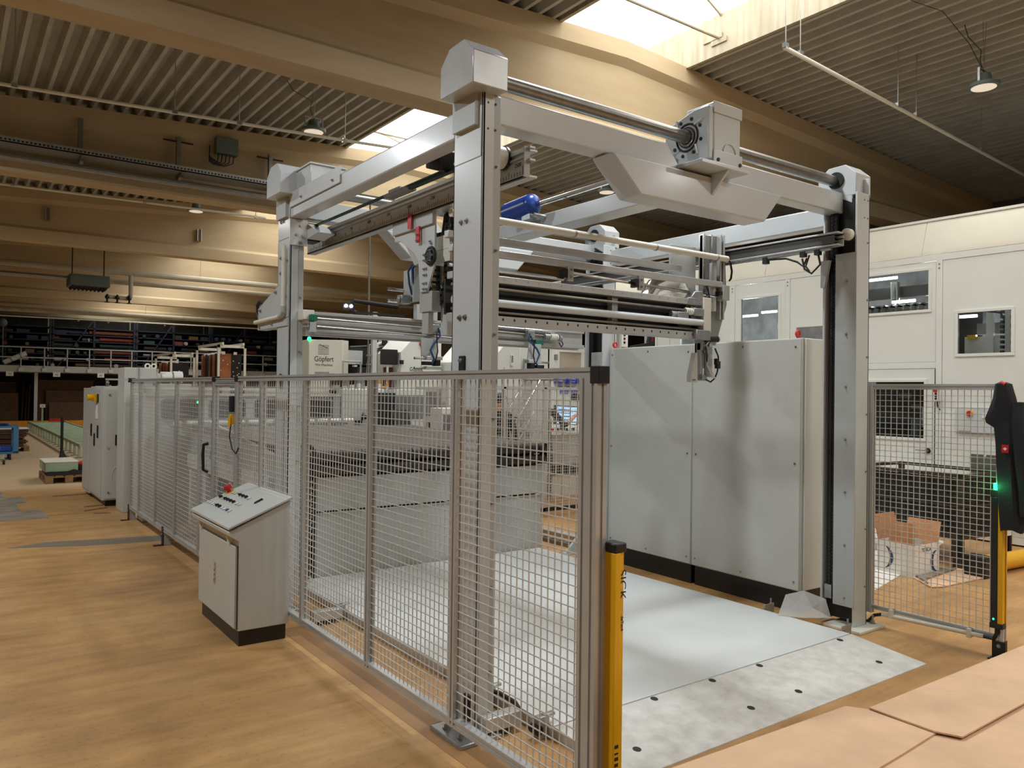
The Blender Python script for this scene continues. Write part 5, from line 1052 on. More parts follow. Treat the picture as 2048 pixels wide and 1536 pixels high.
B(1.775, 1.792, 12.52, 12.6, 1.46, 1.58).build('switch_back', 'black', lcab); B(1.782, 1.79, 12.6, 12.75, 1.22, 1.42).build('label_pocket', 'paper', lcab)
B(1.85, 2.6, 12.22, 13.3, 1.685, 1.695).build('roof', 'cabgrey', lcab)
for x in (1.9, 2.0, 2.1, 2.5): MB().cyl((x, 12.3, 1.69), (x, 12.3, 1.71), .015, 8).build('roof_bolt', 'zinc', lcab)

# ---------------------------------------------------------------- printing line behind
tw = thing('machine_tower', 'cream machine tower with line drawing and lettering left of the front post', 'machine', (5.3, 12.7, 0))
MB().prism([(5.0, 12.75), (5.5, 12.5), (5.66, 12.62), (5.66, 13.3), (5.0, 13.3)], 'z', 0, 2.53).build('tower', 'cream', tw, bevel=.006)
ux = Vector((5.5-5.0, 12.5-12.75, 0)).normalized(); nv = Vector((-ux.y, ux.x, 0)); nv = -nv if nv.y > 0 else nv
def twp(u, z): return Vector((5.0, 12.75, 0))+ux*u+nv*.004+Vector((0, 0, z))
text('Göpfert', .125, 'ink', twp(.25, 2.2), ux, (0, 0, 1), tw, .0004, sx=.8); text('Wir.Machine', .055, 'inkg', twp(.25, 2.1), ux, (0, 0, 1), tw, .0004)
mb = MB()
def strip(u0, z0, u1, z1, h=.008): mb.add([twp(u0, z0), twp(u1, z1), twp(u1, z1+h), twp(u0, z0+h)], [(0, 1, 2, 3)])
strip(.17, 2.45, .31, 2.38)
for i in range(7): strip(.15, 2.28+.025*i-.0, .33, 2.28+.025*i, .006)
mb.build('line_drawing', 'inkg', tw)['kind'] = 'stuff'
mb = MB()
for i in range(5): strip(.1, 1.9+.018*i, .34, 1.9+.018*i, .009)
mb.build('label_lines', 'greyin', tw)['kind'] = 'stuff'
MB().sphere((5.0, 12.75, 2.54), .035, 10, 6).build('green_beacon', 'led', tw)
rk = thing('access_railing', 'grey tubular railing around the tower platform', 'railing', (5.6, 12.2, 0))
for a, b in (((5.38, 12.2, 1.7), (5.38, 12.2, 2.16)), ((5.38, 12.2, 2.16), (5.7, 12.2, 2.16)), ((5.38, 12.2, 1.93), (5.7, 12.2, 1.93)), ((5.7, 12.2, 0), (5.7, 12.2, 2.16)), ((5.38, 12.2, 0), (5.38, 12.2, 1.7))): MB().cyl(a, b, .017, 8).build('rail_tube', 'grey2', rk)
po = thing('cable_pole', 'slim vertical cable pole standing right of the cream tower', 'pole', (5.7, 12, 0))
B(5.82, 5.9, 12, 12.08, 0, 3.0).build('pole', 'grey', po); MB().cyl((5.76, 12.05, 0), (5.76, 12.05, 4.9), .016, 8).build('conduit', 'steel', po)
for z in (1.9, 2.1, 2.25, 2.9): B(5.73, 5.82, 12.0, 12.06, z, z+.03).build('clip', 'steel', po)
pm = thing('printing_unit', 'pale printing unit with open rounded side frame and grey rollers inside', 'machine', (6.6, 13.3, 0))
B(6.0, 7.6, 13.6, 14.6, 0, 2.5).build('dark_core', 'darkin', pm)
MB().tube([(6.3, 13, 2.45), (6.3, 13, 1.95), (6.36, 13, 1.86), (6.9, 13.0, 1.95), (7.05, 13.0, 2.02), (7.08, 13, 2.1), (7.0, 13, 2.46)], .045, 10).build('side_frame', 'white', pm)
MB().tube([(6.26, 12.98, 2.5), (6.26, 12.98, 1.95), (6.33, 12.98, 1.84)], .02, 8).build('frame_edge', 'black', pm)
MB().prism([(6.3, 2.42), (6.66, 2.53), (6.67, 2.61), (6.3, 2.52)], 'y', 12.95, 13.15).build('top_beam', 'white', pm, bevel=.006)
MB().prism([(6.4, 2.49), (6.64, 2.56), (6.64, 2.58), (6.4, 2.51)], 'y', 12.9, 12.95).build('slot', 'black', pm); B(6.46, 6.54, 12.88, 12.95, 2.5, 2.6).build('clamp', 'black', pm)
for z, r in ((2.12, .07), (2.24, .06), (2.02, .05)): MB().cyl((6.35, 13.3, z), (6.95, 13.3, z), r, 16).build('roller', 'alud', pm)
B(6.38, 6.95, 13.2, 13.3, 2.3, 2.45).build('upper_panel', 'grey2', pm); MB().prism([(6.4, 1.94), (6.95, 2.02), (6.95, 2.06), (6.4, 1.98)], 'y', 12.95, 13.1).build('tray', 'white', pm)
MB().ring((6.5, 13.15, 2.37), (0, 1, 0), .06, .008, 14, 5).build('cable', 'black', pm)
B(5.92, 6.2, 13.2, 13.5, 2.15, 2.4).build('side_panel', 'grey', pm); B(6.05, 6.25, 13.1, 13.2, 1.95, 2.15).build('dark_panel', 'darkin', pm); B(6.0, 6.3, 13.1, 13.2, 2.1, 2.13).build('shelf', 'white', pm); MB().cyl((5.95, 13.2, 2.45), (6.28, 13.2, 2.48), .025, 8).build('arm', 'black', pm)
MB().prism([(6.22, 1.9), (6.3, 1.9), (6.3, 2.45), (6.26, 2.45)], 'y', 13.0, 13.1).build('white_plate', 'white', pm)
hdr = thing('machine_hood', 'white rounded hood marked RDC/HBL above the printing unit', 'machine hood', (7.0, 13, 2.6))
MB().prism([(6.72, 2.5), (7.25, 2.46), (7.3, 2.56), (7.3, 2.74), (6.75, 2.74), (6.7, 2.6)], 'y', 12.9, 13.6).build('hood', 'white', hdr, bevel=.01)
text('RDC/HBL', .11, 'ink', (7.02, 12.895, 2.645), (1, 0, 0), (0, 0, 1), hdr, .0004, sx=.75)
bp = thing('control_console', 'black operator console in front of the white slotted cabinet', 'console', (6.1, 12.0, 0))
B(5.98, 6.27, 11.95, 12.05, 2.12, 2.38).build('panel', 'black', bp, bevel=.01); MB().cyl((6.1, 12.0, .0), (6.1, 12.0, 2.12), .02, 8).build('stand', 'white', bp); M['darkred'] = mat('dark_red_panel', (96, 34, 36), .5, var=.1); B(6.12, 6.28, 12.15, 12.2, 0, 2.08).build('dark_red_panel', 'darkred', bp)
B(6.27, 6.33, 11.85, 11.89, 2.13, 2.2).build('handle', 'black', bp)
def whitecab(name, label, x0, x1, y, h, chamfer, lettering=None, tilt=0):
    t = thing(name, label, 'machine', ((x0+x1)/2, y+.4, 0))
    MB().prism([(x0, 0), (x1, 0), (x1, h), (x0+chamfer, h), (x0, h-chamfer*1.05)], 'y', y, y+.9).build('housing', 'white', t, bevel=.008)
    m_ = (x0+x1)/2; B(m_-.004, m_+.004, y-.003, y, .2, h-chamfer*1.1).build('door_seam', 'greyin', t)
    MB().cyl((m_+.08, y-.01, h*.62), (m_+.08, y, h*.62), .014, 8).build('lock', 'steel', t)
    if lettering: text('Göpfert', .1, 'ink', (x0+.3, y-.004, 2.05), (1, 0, 0), (0, 0, 1), t, .0004, sx=.8); text('HBL 3', .05, 'greyin', (x0+.3, y-.004, 1.92), (1, 0, 0), (0, 0, 1), t, .0004)
    return t
w1 = whitecab('printing_cabinet', 'white chamfered machine cabinet with lettering left of the front post', 6.3, 7.1, 11.9, 2.6, .25, True)
MB().cyl((6.7, 11.9, 2.5), (6.7, 11.85, 2.5), .05, 14).build('red_button', 'redp', w1)
w2 = whitecab('printing_cabinet', 'second white chamfered machine cabinet partly hidden by the front post', 7.15, 8.2, 11.2, 2.5, .3)
w3 = whitecab('printing_cabinet', 'white chamfered machine cabinet with intercom right of the front post', 6.62, 7.25, 9.75, 2.42, .33)
B(7.05, 7.09, 9.72, 9.75, 2.08, 2.26).build('intercom', 'cream', w3, bevel=.004)
mb = MB()
for i in range(7): mb.box(7.055, 7.085, 9.716, 9.72, 2.14+.015*i, 2.148+.015*i)
mb.build('speaker_slots', 'black', w3)['kind'] = 'stuff'
w4_ = whitecab('printing_cabinet', 'plain white machine cabinet under the rear crossbeam end', 7.28, 7.84, 9.8, 2.42, .05)
B(7.3, 7.42, 9.7, 9.75, 1.9, 2.2).build('grey_duct', 'grey2', w3)
w5 = thing('machine_door', 'white machine door with bronze glazed pane beside the rear gantry post', 'machine', (9, 10.7, 0))
MB().box(8.7, 8.78, 10.65, 10.75, 0, 2.5).box(8.78, 9.37, 10.65, 10.75, 2.4, 2.5).box(9.3, 9.37, 10.65, 10.75, 0, 2.4).box(8.78, 9.3, 10.65, 10.75, 0, 1.5).build('frame', 'white', w5, bevel=.004)
M['bronze'] = mat('bronze_glazing', (196, 184, 164), .2, var=.1); B(8.78, 9.3, 10.68, 10.7, 1.5, 2.4).build('pane', 'bronze', w5)
B(8.66, 8.7, 10.6, 10.66, 2.25, 2.35).build('hinge', 'steel', w5)
pc = thing('patch_panel', 'tall perforated white panel with many small red and dark indicators', 'panel', (6.0, 9.6, 0))
B(6.05, 6.45, 9.9, 10.2, .0, 1.9).build('panel', 'paper', pc); mb = MB()
for i in range(9):
    for j in range(6): mb.cyl((6.12+.045*j, 9.896, 1.45+.03*i), (6.12+.045*j, 9.9, 1.45+.03*i), .006, 6)
mb.build('indicators', 'greyin', pc)['kind'] = 'stuff'
for x, z in ((6.3, 1.62), (6.2, 1.7)): MB().cyl((x, 9.894, z), (x, 9.9, z), .01, 8).build('red_indicator', 'red', pc)
lowrow = ((5.2, 10.0, .5, 1.7, 'white'), (5.75, 10.1, .25, 1.75, 'grey2'), (5.5, 9.2, .3, 1.45, 'paper'), (4.9, 9.8, .22, 1.65, 'darkin'))
lw = ['white drive cabinet behind the conveyor belts', 'slim grey service column behind the conveyor belts', 'small white box stand behind the conveyor belts', 'dark motor column behind the conveyor belts']
for (x, y, w_, h, m_), lab in zip(lowrow, lw):
    t = thing('drive_cabinet', lab, 'cabinet', (x, y, 0)); B(x, x+w_, y, y+.3, 0, h).build('housing', m_, t, bevel=.006)
    B(x+.03, x+w_-.03, y-.006, y, h*.75, h-.08).build('cover', 'greyin' if m_ != 'darkin' else 'denim', t)
    MB().box(x+.05, x+.12, y-.02, y, h*.62, h*.7).build('latch', 'black', t)
op = thing('tilted_screen', 'small dark tilted display behind the conveyor belts', 'display', (5.2, 9.5, 1.3)); MB().prism([(9.5, 1.2), (9.52, 1.2), (9.6, 1.42), (9.58, 1.42)], 'x', 4.95, 5.2).build('screen', 'black', op); B(5.05, 5.1, 9.56, 9.6, 0, 1.25).build('stand', 'white', op)
# steps with sloping handrails
stp = thing('access_steps', 'grey metal access steps with sloping handrails behind the rear fence', 'steps', (6.8, 9, 0))
for y in (9.0, 9.35):
    for p0, p1 in (((6.4, y, .95), (7.05, y, 1.86)), ((6.38, y, .55), (6.95, y, 1.4)), ((7.05, y, 1.86), (7.5, y, 1.87)), ((7.5, y, 0), (7.5, y, 1.87)), ((6.4, y, 0), (6.4, y, .95))): MB().cyl(p0, p1, .014, 8).build('handrail', 'chrome', stp)
    MB().prism([(6.35, 0), (6.45, 0), (7.1, 1.2), (7.0, 1.2)], 'y', y-.01, y+.01).build('stringer', 'grey', stp)
for i in range(5): B(6.4+.12*i, 6.6+.12*i, 9.0, 9.35, .2+.22*i, .23+.22*i).build('tread', 'grey2', stp)
B(6.95, 7.3, 9.1, 9.3, .0, 1.84).build('back_panel', 'grey', stp)
# rear fence between machine and operators
rf = thing('safety_fence', 'rear wire mesh safety fence with black bottom rail in front of the operators', 'fence', (7.2, 8.35, 0))
for x in (5.35, 5.95, 6.63, 7.7, 8.8): B(x-.02, x+.02, 8.33, 8.37, .02, 1.75).build('fence_post', 'alu', rf)
B(5.35, 8.8, 8.33, 8.37, 1.72, 1.76).build('top_rail', 'alu', rf); B(5.35, 8.8, 8.33, 8.37, .06, .11).build('bottom_rail', 'black', rf)
mb = MB(); r = .0022
for i in range(82):
    x = 5.37+.042*i; mb.box(x-r, x+r, 8.35-r, 8.35+r, .1, 1.72)
for j in range(40): mb.box(5.35, 8.8, 8.345-r, 8.345+r, .12+.04*j-r, .12+.04*j+r)
mb.build('wire_mesh', 'wire', rf, smooth=False)['kind'] = 'stuff'
for k, (x, m_) in enumerate(((5.52, 'steel'), (5.85, 'zinc2'))):
    t = thing('floor_rail', ('perforated steel cable duct on the floor behind the white plate', 'plain steel floor rail next to the perforated duct')[k], 'rail', (x, 7, 0))
    B(x, x+.12, 6.0, 8.1, 0, .04).build('rail', m_, t)
    for i in range(14): B(x+.03, x+.09, 6.1+.14*i, 6.18+.14*i, .0401, .041).build('slot', 'black', t) if k == 0 else None
bk = thing('plate_bracket', 'grey triangular bracket at the far right of the white plate', 'bracket', (5.15, 6.1, 0)); MB().prism([(5.05, .07), (5.32, .07), (5.32, .33)], 'y', 6.0, 6.03).build('web', 'grey', bk); B(5.05, 5.34, 5.95, 6.1, .066, .075).build('foot', 'zinc2', bk)
# operator desk with lit screen
od = thing('operator_desk', 'white operator desk with control buttons behind the rear fence', 'desk', (8.3, 10, 0))
MB().box(7.9, 8.9, 9.75, 10.35, .35, 1.0).build('pedestal', 'grey2', od, bevel=.006); MB().prism([(9.7, 1.0), (10.4, 1.12), (10.4, 1.14), (9.7, 1.04)], 'x', 7.85, 9.0).build('desk_top', 'white', od); B(7.9, 8.9, 9.74, 9.76, .36, .52).build('vent_grille', 'black', od)
for x, y, m_ in ((7.95, 9.8, 'red'), (8.1, 9.85, 'black'), (8.25, 9.8, 'black'), (8.4, 9.82, 'denim'), (8.6, 9.82, 'black'), (8.5, 9.9, 'paper')): MB().cyl((x, y, 1.05), (x, y, 1.1), .025, 10).build('knob', m_, od)
B(7.95, 8.85, 9.8, 10.3, 0, .35).build('foot', 'white', od)
B(8.0, 9.3, 10.4, 10.45, 1.1, 1.75).build('back_panel', 'white', od); B(7.6, 8.2, 10.2, 10.3, 1.62, 1.7).build('wooden_shelf', 'leather', od)
mn = thing('monitor', 'lit blue-white operator screen tilted on the desk', 'monitor', (8.25, 9.75, 1.3))
def monq(a, d): return [Vector(p)+Vector((0, d, 0)) for p in a]
mq = [(8.0, 9.8, 1.17), (8.4, 9.72, 1.15), (8.49, 9.8, 1.455), (8.07, 9.88, 1.475)]
MB().add(monq(mq, 0)+monq(mq, .05), [(0, 1, 2, 3), (7, 6, 5, 4), (0, 4, 5, 1), (1, 5, 6, 2), (2, 6, 7, 3), (3, 7, 4, 0)]).build('bezel', 'black', mn)
cen = sum((Vector(p) for p in mq), Vector())/4; MB().add([cen+(Vector(p)-cen)*.9+Vector((0, -.004, 0)) for p in mq], [(0, 1, 2, 3)]).build('screen', 'screen', mn)
mb = MB()
for i in range(4):
    a = [cen+(Vector(p)-cen)*.9 for p in mq]; L0 = a[3]+(a[0]-a[3])*(.15+.2*i); R0 = a[2]+(a[1]-a[2])*(.15+.2*i); d = (a[0]-a[3])*.06
    mb.add([L0+(R0-L0)*.06+Vector((0, -.006, 0)), L0+(R0-L0)*.7+Vector((0, -.006, 0)), L0+(R0-L0)*.7+d+Vector((0, -.006, 0)), L0+(R0-L0)*.06+d+Vector((0, -.006, 0))], [(0, 1, 2, 3)])
mb.build('screen_fields', 'blue2', mn)['kind'] = 'stuff'
B(8.2, 8.26, 9.86, 9.92, 1.0, 1.3).build('arm', 'black', mn)
bins = [thing('storage_bin', 'blue storage bin, %s on the white panel above the screen' % w_, 'bin', (x, 10.5, z)) for (x, z, w_) in ((8.62, 1.9, 'upper left'), (8.84, 1.9, 'upper middle'), (9.06, 1.9, 'upper right'), (8.68, 1.72, 'lower left'), (8.9, 1.72, 'lower middle'))]
M['binblue'] = mat('blue_bin_plastic', (60, 84, 190), .4, var=.2, scale=30)
for t in bins:
    x, y, z = t.location
    MB().prism([(10.38, z-.06), (10.5, z-.06), (10.5, z+.07), (10.4, z+.04), (10.36, z+.01)], 'x', x-.09, x+.09).build('tray', 'binblue', t, bevel=.004); B(x-.06, x+.06, 10.37, 10.39, z-.03, z+.02).build('label', 'paper', t)
B(8.5, 9.4, 10.5, 10.55, .3, 2.1).build('bin_panel', 'paper', od)
jt = thing('jacket', 'dark garment hanging below the blue bins', 'jacket', (8.95, 10.45, 1.65)); MB().sphere((8.95, 10.42, 1.6), .12, 12, 8, (1.3, .4, .6)).build('garment', 'cloth', jt)
# duct, small beacon box and black display arm over the grey cabinets
sd = thing('spiral_duct', 'shiny spiral duct bending down behind the gripper crossbeam', 'duct', (9.3, 9, 3.2))
MB().tube([(9.0, 9, 2.9), (9.15, 9, 3.0), (9.25, 9, 3.25), (9.4, 9, 3.45), (9.7, 9, 3.55), (10.0, 9, 3.56)], .13, 16).build('duct', 'chrome', sd); MB().ring((9.15, 9, 3.02), (.4, 0, .9), .135, .012, 20, 6).build('flange', 'zinc2', sd)
da = thing('display_arm', 'black curved display arm with red print above the left grey cabinet', 'display', (8.2, 8, 2.45))
MB().prism([(7.9, 2.36), (8.25, 2.42), (8.3, 2.62), (8.42, 2.63), (8.38, 2.4), (8.2, 2.34)], 'y', 8.0, 8.04).build('arm', 'black', da, bevel=.004); B(8.28, 8.33, 8.05, 8.1, 0, 2.6).build('pole', 'grey2', da)
text('HBL', .06, 'red', (8.34, 7.995, 2.5), (.2, 0, 1), (-1, 0, .2), da, .0004)
sbx = thing('switch_box', 'white switch box with black and red buttons beside the left lifting eye', 'switch box', (7.3, 7.5, 2.4))
B(7.24, 7.36, 7.5, 7.56, 2.3, 2.52).build('box', 'paper', sbx, bevel=.006)
for i in range(3): MB().cyl((7.29, 7.49, 2.36+.05*i), (7.29, 7.5, 2.36+.05*i), .016, 10).build('button', 'black', sbx)
MB().cyl((7.29, 7.485, 2.49), (7.29, 7.5, 2.49), .02, 10).build('button', 'red', sbx); B(7.2, 7.24, 7.5, 7.56, 0, 2.6).build('post', 'grey2', sbx)
# ---------------------------------------------------------------- people (skinned skeleton -> one continuous body)
def person(label, loc, rz, arms, lean=0., head_turn=0., hgt=1., shirt='cloth', sleeve=.5):
    """arms = {side: (elbow, wrist, fingerdir)} in local metres, figure faces +Y"""
    t = thing('person', label, 'person', loc, rz)
    V = []; E = []; Rr = []
    def v(p, r, par=None):
        V.append(Vector(p)); Rr.append(r); i = len(V)-1
        if par is not None: E.append((par, i))
        return i
    ly = lean
    pel = v((0, 0, .93), (.15, .11)); sp = v((0, .01+ly*.3, 1.08), (.145, .1), pel); ch = v((0, .01+ly*.7, 1.27), (.165, .11), sp); up = v((0, ly*.9, 1.385), (.11, .08), ch)
    nk = v((0, ly+.005, 1.455), (.052, .055), up); h1 = v((0, ly+.025, 1.515), (.062, .075), nk); h2 = v((0, ly+.03, 1.59), (.074, .092), h1); v((0, ly+.025, 1.645), (.05, .06), h2)
    segs = []
    for s in (-1, 1):
        el, wr, fd = arms[s]; el, wr, fd = Vector(el), Vector(wr), Vector(fd).normalized()
        sh = v((s*.165, ly*.9, 1.375), (.062, .062), up); ua = v((Vector((s*.185, ly*.9, 1.36))+el)/2, (.05, .05), sh); e = v(el, (.041, .041), ua)
        fa = v(el.lerp(wr, .35), (.041, .041), e); w = v(wr, (.026, .03), fa); pm = v(wr+fd*.05, (.024, .036), w); segs.append((el.lerp(wr, -.0), wr+fd*.2))
        side = fd.cross(Vector((0, 0, 1))).normalized() if abs(fd.z) < .9 else Vector((0, 1, 0))
        dn = Vector((0, 0, -1)) if abs(fd.z) < .9 else Vector((-s, 0, 0))
        for k, (o_, l_) in enumerate(((-.03, .06), (-.01, .072), (.01, .068), (.03, .052))):
            b0 = v(wr+fd*.085+side*o_, (.0095, .0095), pm); b1 = v(wr+fd*(.085+l_*.55)+side*o_*1.1+dn*.006, (.009, .009), b0); v(wr+fd*(.085+l_)+side*o_*1.1+dn*.022, (.007, .007), b1)
        th = v(wr+fd*.03+side*(-.034), (.011, .011), w); v(wr+fd*.07+side*(-.055)+dn*.01, (.009, .009), th)
    for s in (-1, 1):
        hp = v((s*.085, 0, .88), (.095, .1), pel); kn = v((s*.1, .02, .49), (.062, .066), hp); cf = v((s*.1, -.01, .35), (.056, .062), kn); an = v((s*.105, -.02, .09), (.038, .042), cf); hl = v((s*.105, .03, .045), (.042, .035), an); v((s*.12, .15, .03), (.042, .025), hl)
    me = bpy.data.meshes.new('skeleton'); me.from_pydata([tuple(p*hgt) for p in V], E, []); o = bpy.data.objects.new('skeleton', me); COL.objects.link(o)
    o.modifiers.new('skin', 'SKIN'); sl = me.skin_vertices[0].data
    for i, r in enumerate(Rr): sl[i].radius = (r[0]*hgt, r[1]*hgt)
    sl[0].use_root = True; sd_ = o.modifiers.new('sub', 'SUBSURF'); sd_.levels = 2; sd_.render_levels = 2
    dg = bpy.context.evaluated_depsgraph_get(); body = bpy.data.meshes.new_from_object(o.evaluated_get(dg)); bpy.data.objects.remove(o)
    body.name = 'body'; body.materials.clear()
    for m_ in ('skin', shirt, 'denim', 'black'): body.materials.append(M[m_])
    for p in body.polygons:
        c = p.center/hgt; mi = 1
        if c.z > 1.44: mi = 0
        elif c.z < .1: mi = 3
        elif c.z < .92 and abs(c.x) < .2: mi = 2
        for a, b in segs:
            d = (b-a); u = (c-a).dot(d)/d.length_squared; q = a+d*max(0, min(1, u))
            if u > (-.25 if sleeve < .5 else (.1 if sleeve < .6 else .62)) and (c-q).length < .1 and abs(c.x) > .12: mi = 0
        p.material_index = mi; p.use_smooth = True
    b = bpy.data.objects.new('body', body); COL.objects.link(b); b.parent = t
    hc = Vector((0, ly+.028, 1.595))*hgt
    L = dict(local=True)
    hb_ = MB().sphere(hc+Vector((0, -.012, .022)), .088*hgt, 16, 10, (.92, 1.08, .95)); hb_.f = [f for f in hb_.f if sum((hb_.v[i]-hc).z*1.0-(hb_.v[i]-hc).y*.9 for i in f)/len(f) > -.03]
    hb_.build('hair', 'hair', t, **L)
    for s in (-1, 1):
        MB().sphere(hc+Vector((s*.076, .0, -.012)), .024, 8, 6, (.4, .8, 1.2)).build('ear', 'skin', t, **L)
        MB().sphere(hc+Vector((s*.03, .083, .0)), .011, 8, 6).build('eye', 'paper', t, **L)
    MB().sphere(hc+Vector((0, .095, -.025)), .018, 8, 6, (.8, 1, 1.4)).build('nose', 'skin', t, **L); MB().sphere(hc+Vector((0, .08, -.065)), .018, 8, 6, (1.3, .5, .4)).build('mouth', 'darkred', t, **L)
    return t
person('man in black T-shirt seen from behind, reaching to the lit screen', (7.43, 9.42, 0), -.78,
       {-1: ((-.3, -.04, 1.12), (-.26, .02, .88), (.1, .1, -1)), 1: ((.35, .1, 1.17), (.46, .32, 1.29), (.35, .8, .45))}, hgt=1.005)
person('person in dark clothes mostly hidden behind the front post, one hand on the step rail', (6.17, 8.75, 0), -1.2,
       {-1: ((-.24, .22, 1.2), (-.1, .46, 1.32), (.25, 1, .1)), 1: ((.26, -.02, 1.1), (.24, .15, .92), (0, .6, -1))}, hgt=.985, sleeve=.7)

# ---------------------------------------------------------------- far end of the hall
mz = thing('mezzanine', 'steel mezzanine platform with grey railing at the far end', 'platform', (7, 38, 0))
B(-8, 17, 36, 41, 2.18, 2.3).build('deck', 'greyin', mz); B(-8, 17, 35.95, 36, 2.2, 2.45).build('fascia', 'grey2', mz)
for i in range(24):
    x = -1.55+.79*i; B(x-.02, x+.02, 35.9, 35.94, 2.25, 3.16).build('railing_post', 'grey2', mz); B(x-.08, x+.08, 35.88, 35.95, 2.22, 2.36).build('post_shoe', 'grey', mz)
for z in (3.15, 2.75): B(-8, 17, 35.9, 35.93, z, z+.04).build('handrail', 'grey2', mz)
for x in (-1, 2.95, 6.9, 10.8, 14.8): B(x-.06, x+.06, 36.3, 36.42, 0, 2.18).build('column', 'grey', mz)
for x, s_ in ((2.04, '43'), (3.62, '42'), (5.2, '41')):
    t = thing('bay_sign', 'white bay sign %s under the mezzanine edge, %s' % (s_, {'43': 'left of the grey far column', '42': 'right of the grey far column', '41': 'just above the switch cabinet'}[s_]), 'sign', (x, 35.85, 2.1)); B(x-.125, x+.125, 35.935, 35.95, 2.03, 2.21).build('board', 'paper', t); text(s_, .12, 'ink', (x, 35.933, 2.11), (1, 0, 0), (0, 0, 1), t, .0005)
# racks on the mezzanine
rnd = random.Random(3)
rc = [('rust', (130, 66, 40)), ('brickred', (150, 58, 42)), ('bottle', (40, 70, 58)), ('tan', (120, 92, 58)), ('navy', (36, 46, 74)), ('slate', (70, 80, 92)), ('offwhite', (170, 165, 155)), ('umber', (62, 48, 40))]
for n_, c_ in rc: M[n_] = mat(n_+'_roll', c_, .7, var=.25, scale=4)
M['rackdark'] = mat('dark_rack_steel', (28, 34, 52), .6, var=.2)
names = ['left end', 'second from the left', 'middle', 'fourth', 'right end']
for k in range(5):
    x0 = .4+3.15*k
    t = thing('storage_rack', 'dark blue storage rack on the mezzanine, %s of the row' % names[k], 'rack', (x0+1.5, 38, 2.3))
    for x in (x0, x0+1.5, x0+3.05): B(x, x+.07, 37, 37.08, 2.3, 4.45).build('upright', 'rackdark', t)
    for z in (2.45, 2.72, 3.0, 3.28, 3.55, 3.82, 4.1): B(x0, x0+3.1, 37, 38.2, z-.04, z).build('shelf', 'rackdark', t)
    B(x0, x0+3.1, 38.25, 38.3, 2.3, 4.6).build('back_sheet', 'darkin', t)
    if k == 1: text('1', .2, 'paper', (4.88, 36.99, 3.6), (1, 0, 0), (0, 0, 1), t, .001, name='rack_number')
    MB().prism([(x0+.1, 2.35), (x0+.16, 2.35), (x0+1.5, 4.4), (x0+1.44, 4.4)], 'y', 37.0, 37.02).build('brace', 'rackdark', t)
GR = 'rolls and boxes stored on the mezzanine racks'
proto = {}
CNT = {}
ORD = ['first', 'second', 'third', 'fourth', 'fifth', 'sixth', 'seventh', 'eighth', 'ninth', 'tenth', 'eleventh', 'twelfth', 'thirteenth']
CN = {'rust': 'rust brown', 'brickred': 'brick red', 'bottle': 'dark green', 'tan': 'tan', 'navy': 'navy', 'slate': 'slate grey', 'offwhite': 'off-white', 'umber': 'dark umber'}
def stored(kind, m_, x, z, l, r):
    mb = MB()
    if kind == 'roll': mb.cyl((x, 37.15, z+r), (x+l, 37.2, z+r), r, 10)
    elif kind == 'end': mb.cyl((x, 36.95, z+r), (x, 38, z+r), r, 10)
    else: mb.box(x, x+l, 37.05, 37.9, z, z+2*r)
    o = mb.build({'roll': 'material_roll', 'end': 'material_roll', 'crate': 'stock_box'}[kind], m_)
    CNT.setdefault((max(0, min(4, int((x-.4)/3.15))), round(z, 1)), []).append((x, kind, m_, o))
def label_stored():
    zs = sorted({k[1] for k in CNT}); sh = ['lowest', 'second', 'third', 'fourth', 'fifth', 'sixth', 'top', 'top']
    for (rk_, z), it in CNT.items():
        for i, (x, kind, m_, o) in enumerate(sorted(it, key=lambda q: q[0])):
            w = {'roll': 'long %s roll', 'end': '%s roll end', 'crate': '%s box'}[kind] % CN[m_]
            tag(o, '%s, %s from left on the %s shelf of the %s far rack' % (w, ORD[i], sh[zs.index(z)], names[rk_].replace('left end', 'leftmost').replace('right end', 'rightmost').replace(' from the left', '')), 'roll' if kind != 'crate' else 'box', 'stock on the mezzanine racks')
for z, m_, xa, l in ((3.84, 'rust', 4.9, 1.9), (3.57, 'brickred', 5.3, 1.55), (3.3, 'bottle', 5.3, 1.5), (3.02, 'rust', 5.1, 1.7), (2.74, 'brickred', 5.5, 1.3), (3.57, 'brickred', 3.4, .4), (3.84, 'umber', 3.6, 1.1), (2.47, 'tan', 4.4, 2.2)): stored('roll', m_, xa, z, l, .085)
for z in (2.45, 2.72, 3.0, 3.28, 3.55, 3.82):
    x = .6
    while x < 15.5:
        if 4.8 < x < 6.9 and z > 2.6: x = 6.95
        if rnd.random() < .55:
            k = rnd.choice(['end', 'end', 'crate', 'roll']); m_ = rnd.choice(['navy', 'slate', 'umber', 'tan', 'offwhite', 'bottle', 'umber', 'navy', 'rust'] if x < 11 else ['offwhite', 'navy', 'slate', 'brickred', 'umber', 'offwhite', 'navy'])
            l = .18 if k == 'end' else rnd.uniform(.25, .5) if k == 'crate' else rnd.uniform(.6, 1.1); r = rnd.uniform(.06, .09) if k != 'roll' else rnd.uniform(.05, .09)
            stored(k, m_, x+r, z, l, r); x += l+.12
        else: x += .22
label_stored()
rw = thing('wrapped_roll', 'pale wrapped roll leaning on the mezzanine railing at far left', 'roll', (2.1, 36.2, 2.7))
MB().cyl((1.85, 36.3, 2.55), (2.6, 36.3, 2.95), .1, 12).build('roll', 'paper', rw); MB().ring((2.1, 36.3, 2.68), (.75, 0, .4), .102, .012, 14, 5).ring((2.4, 36.3, 2.84), (.75, 0, .4), .102, .012, 14, 5).build('strap', 'darkred', rw)
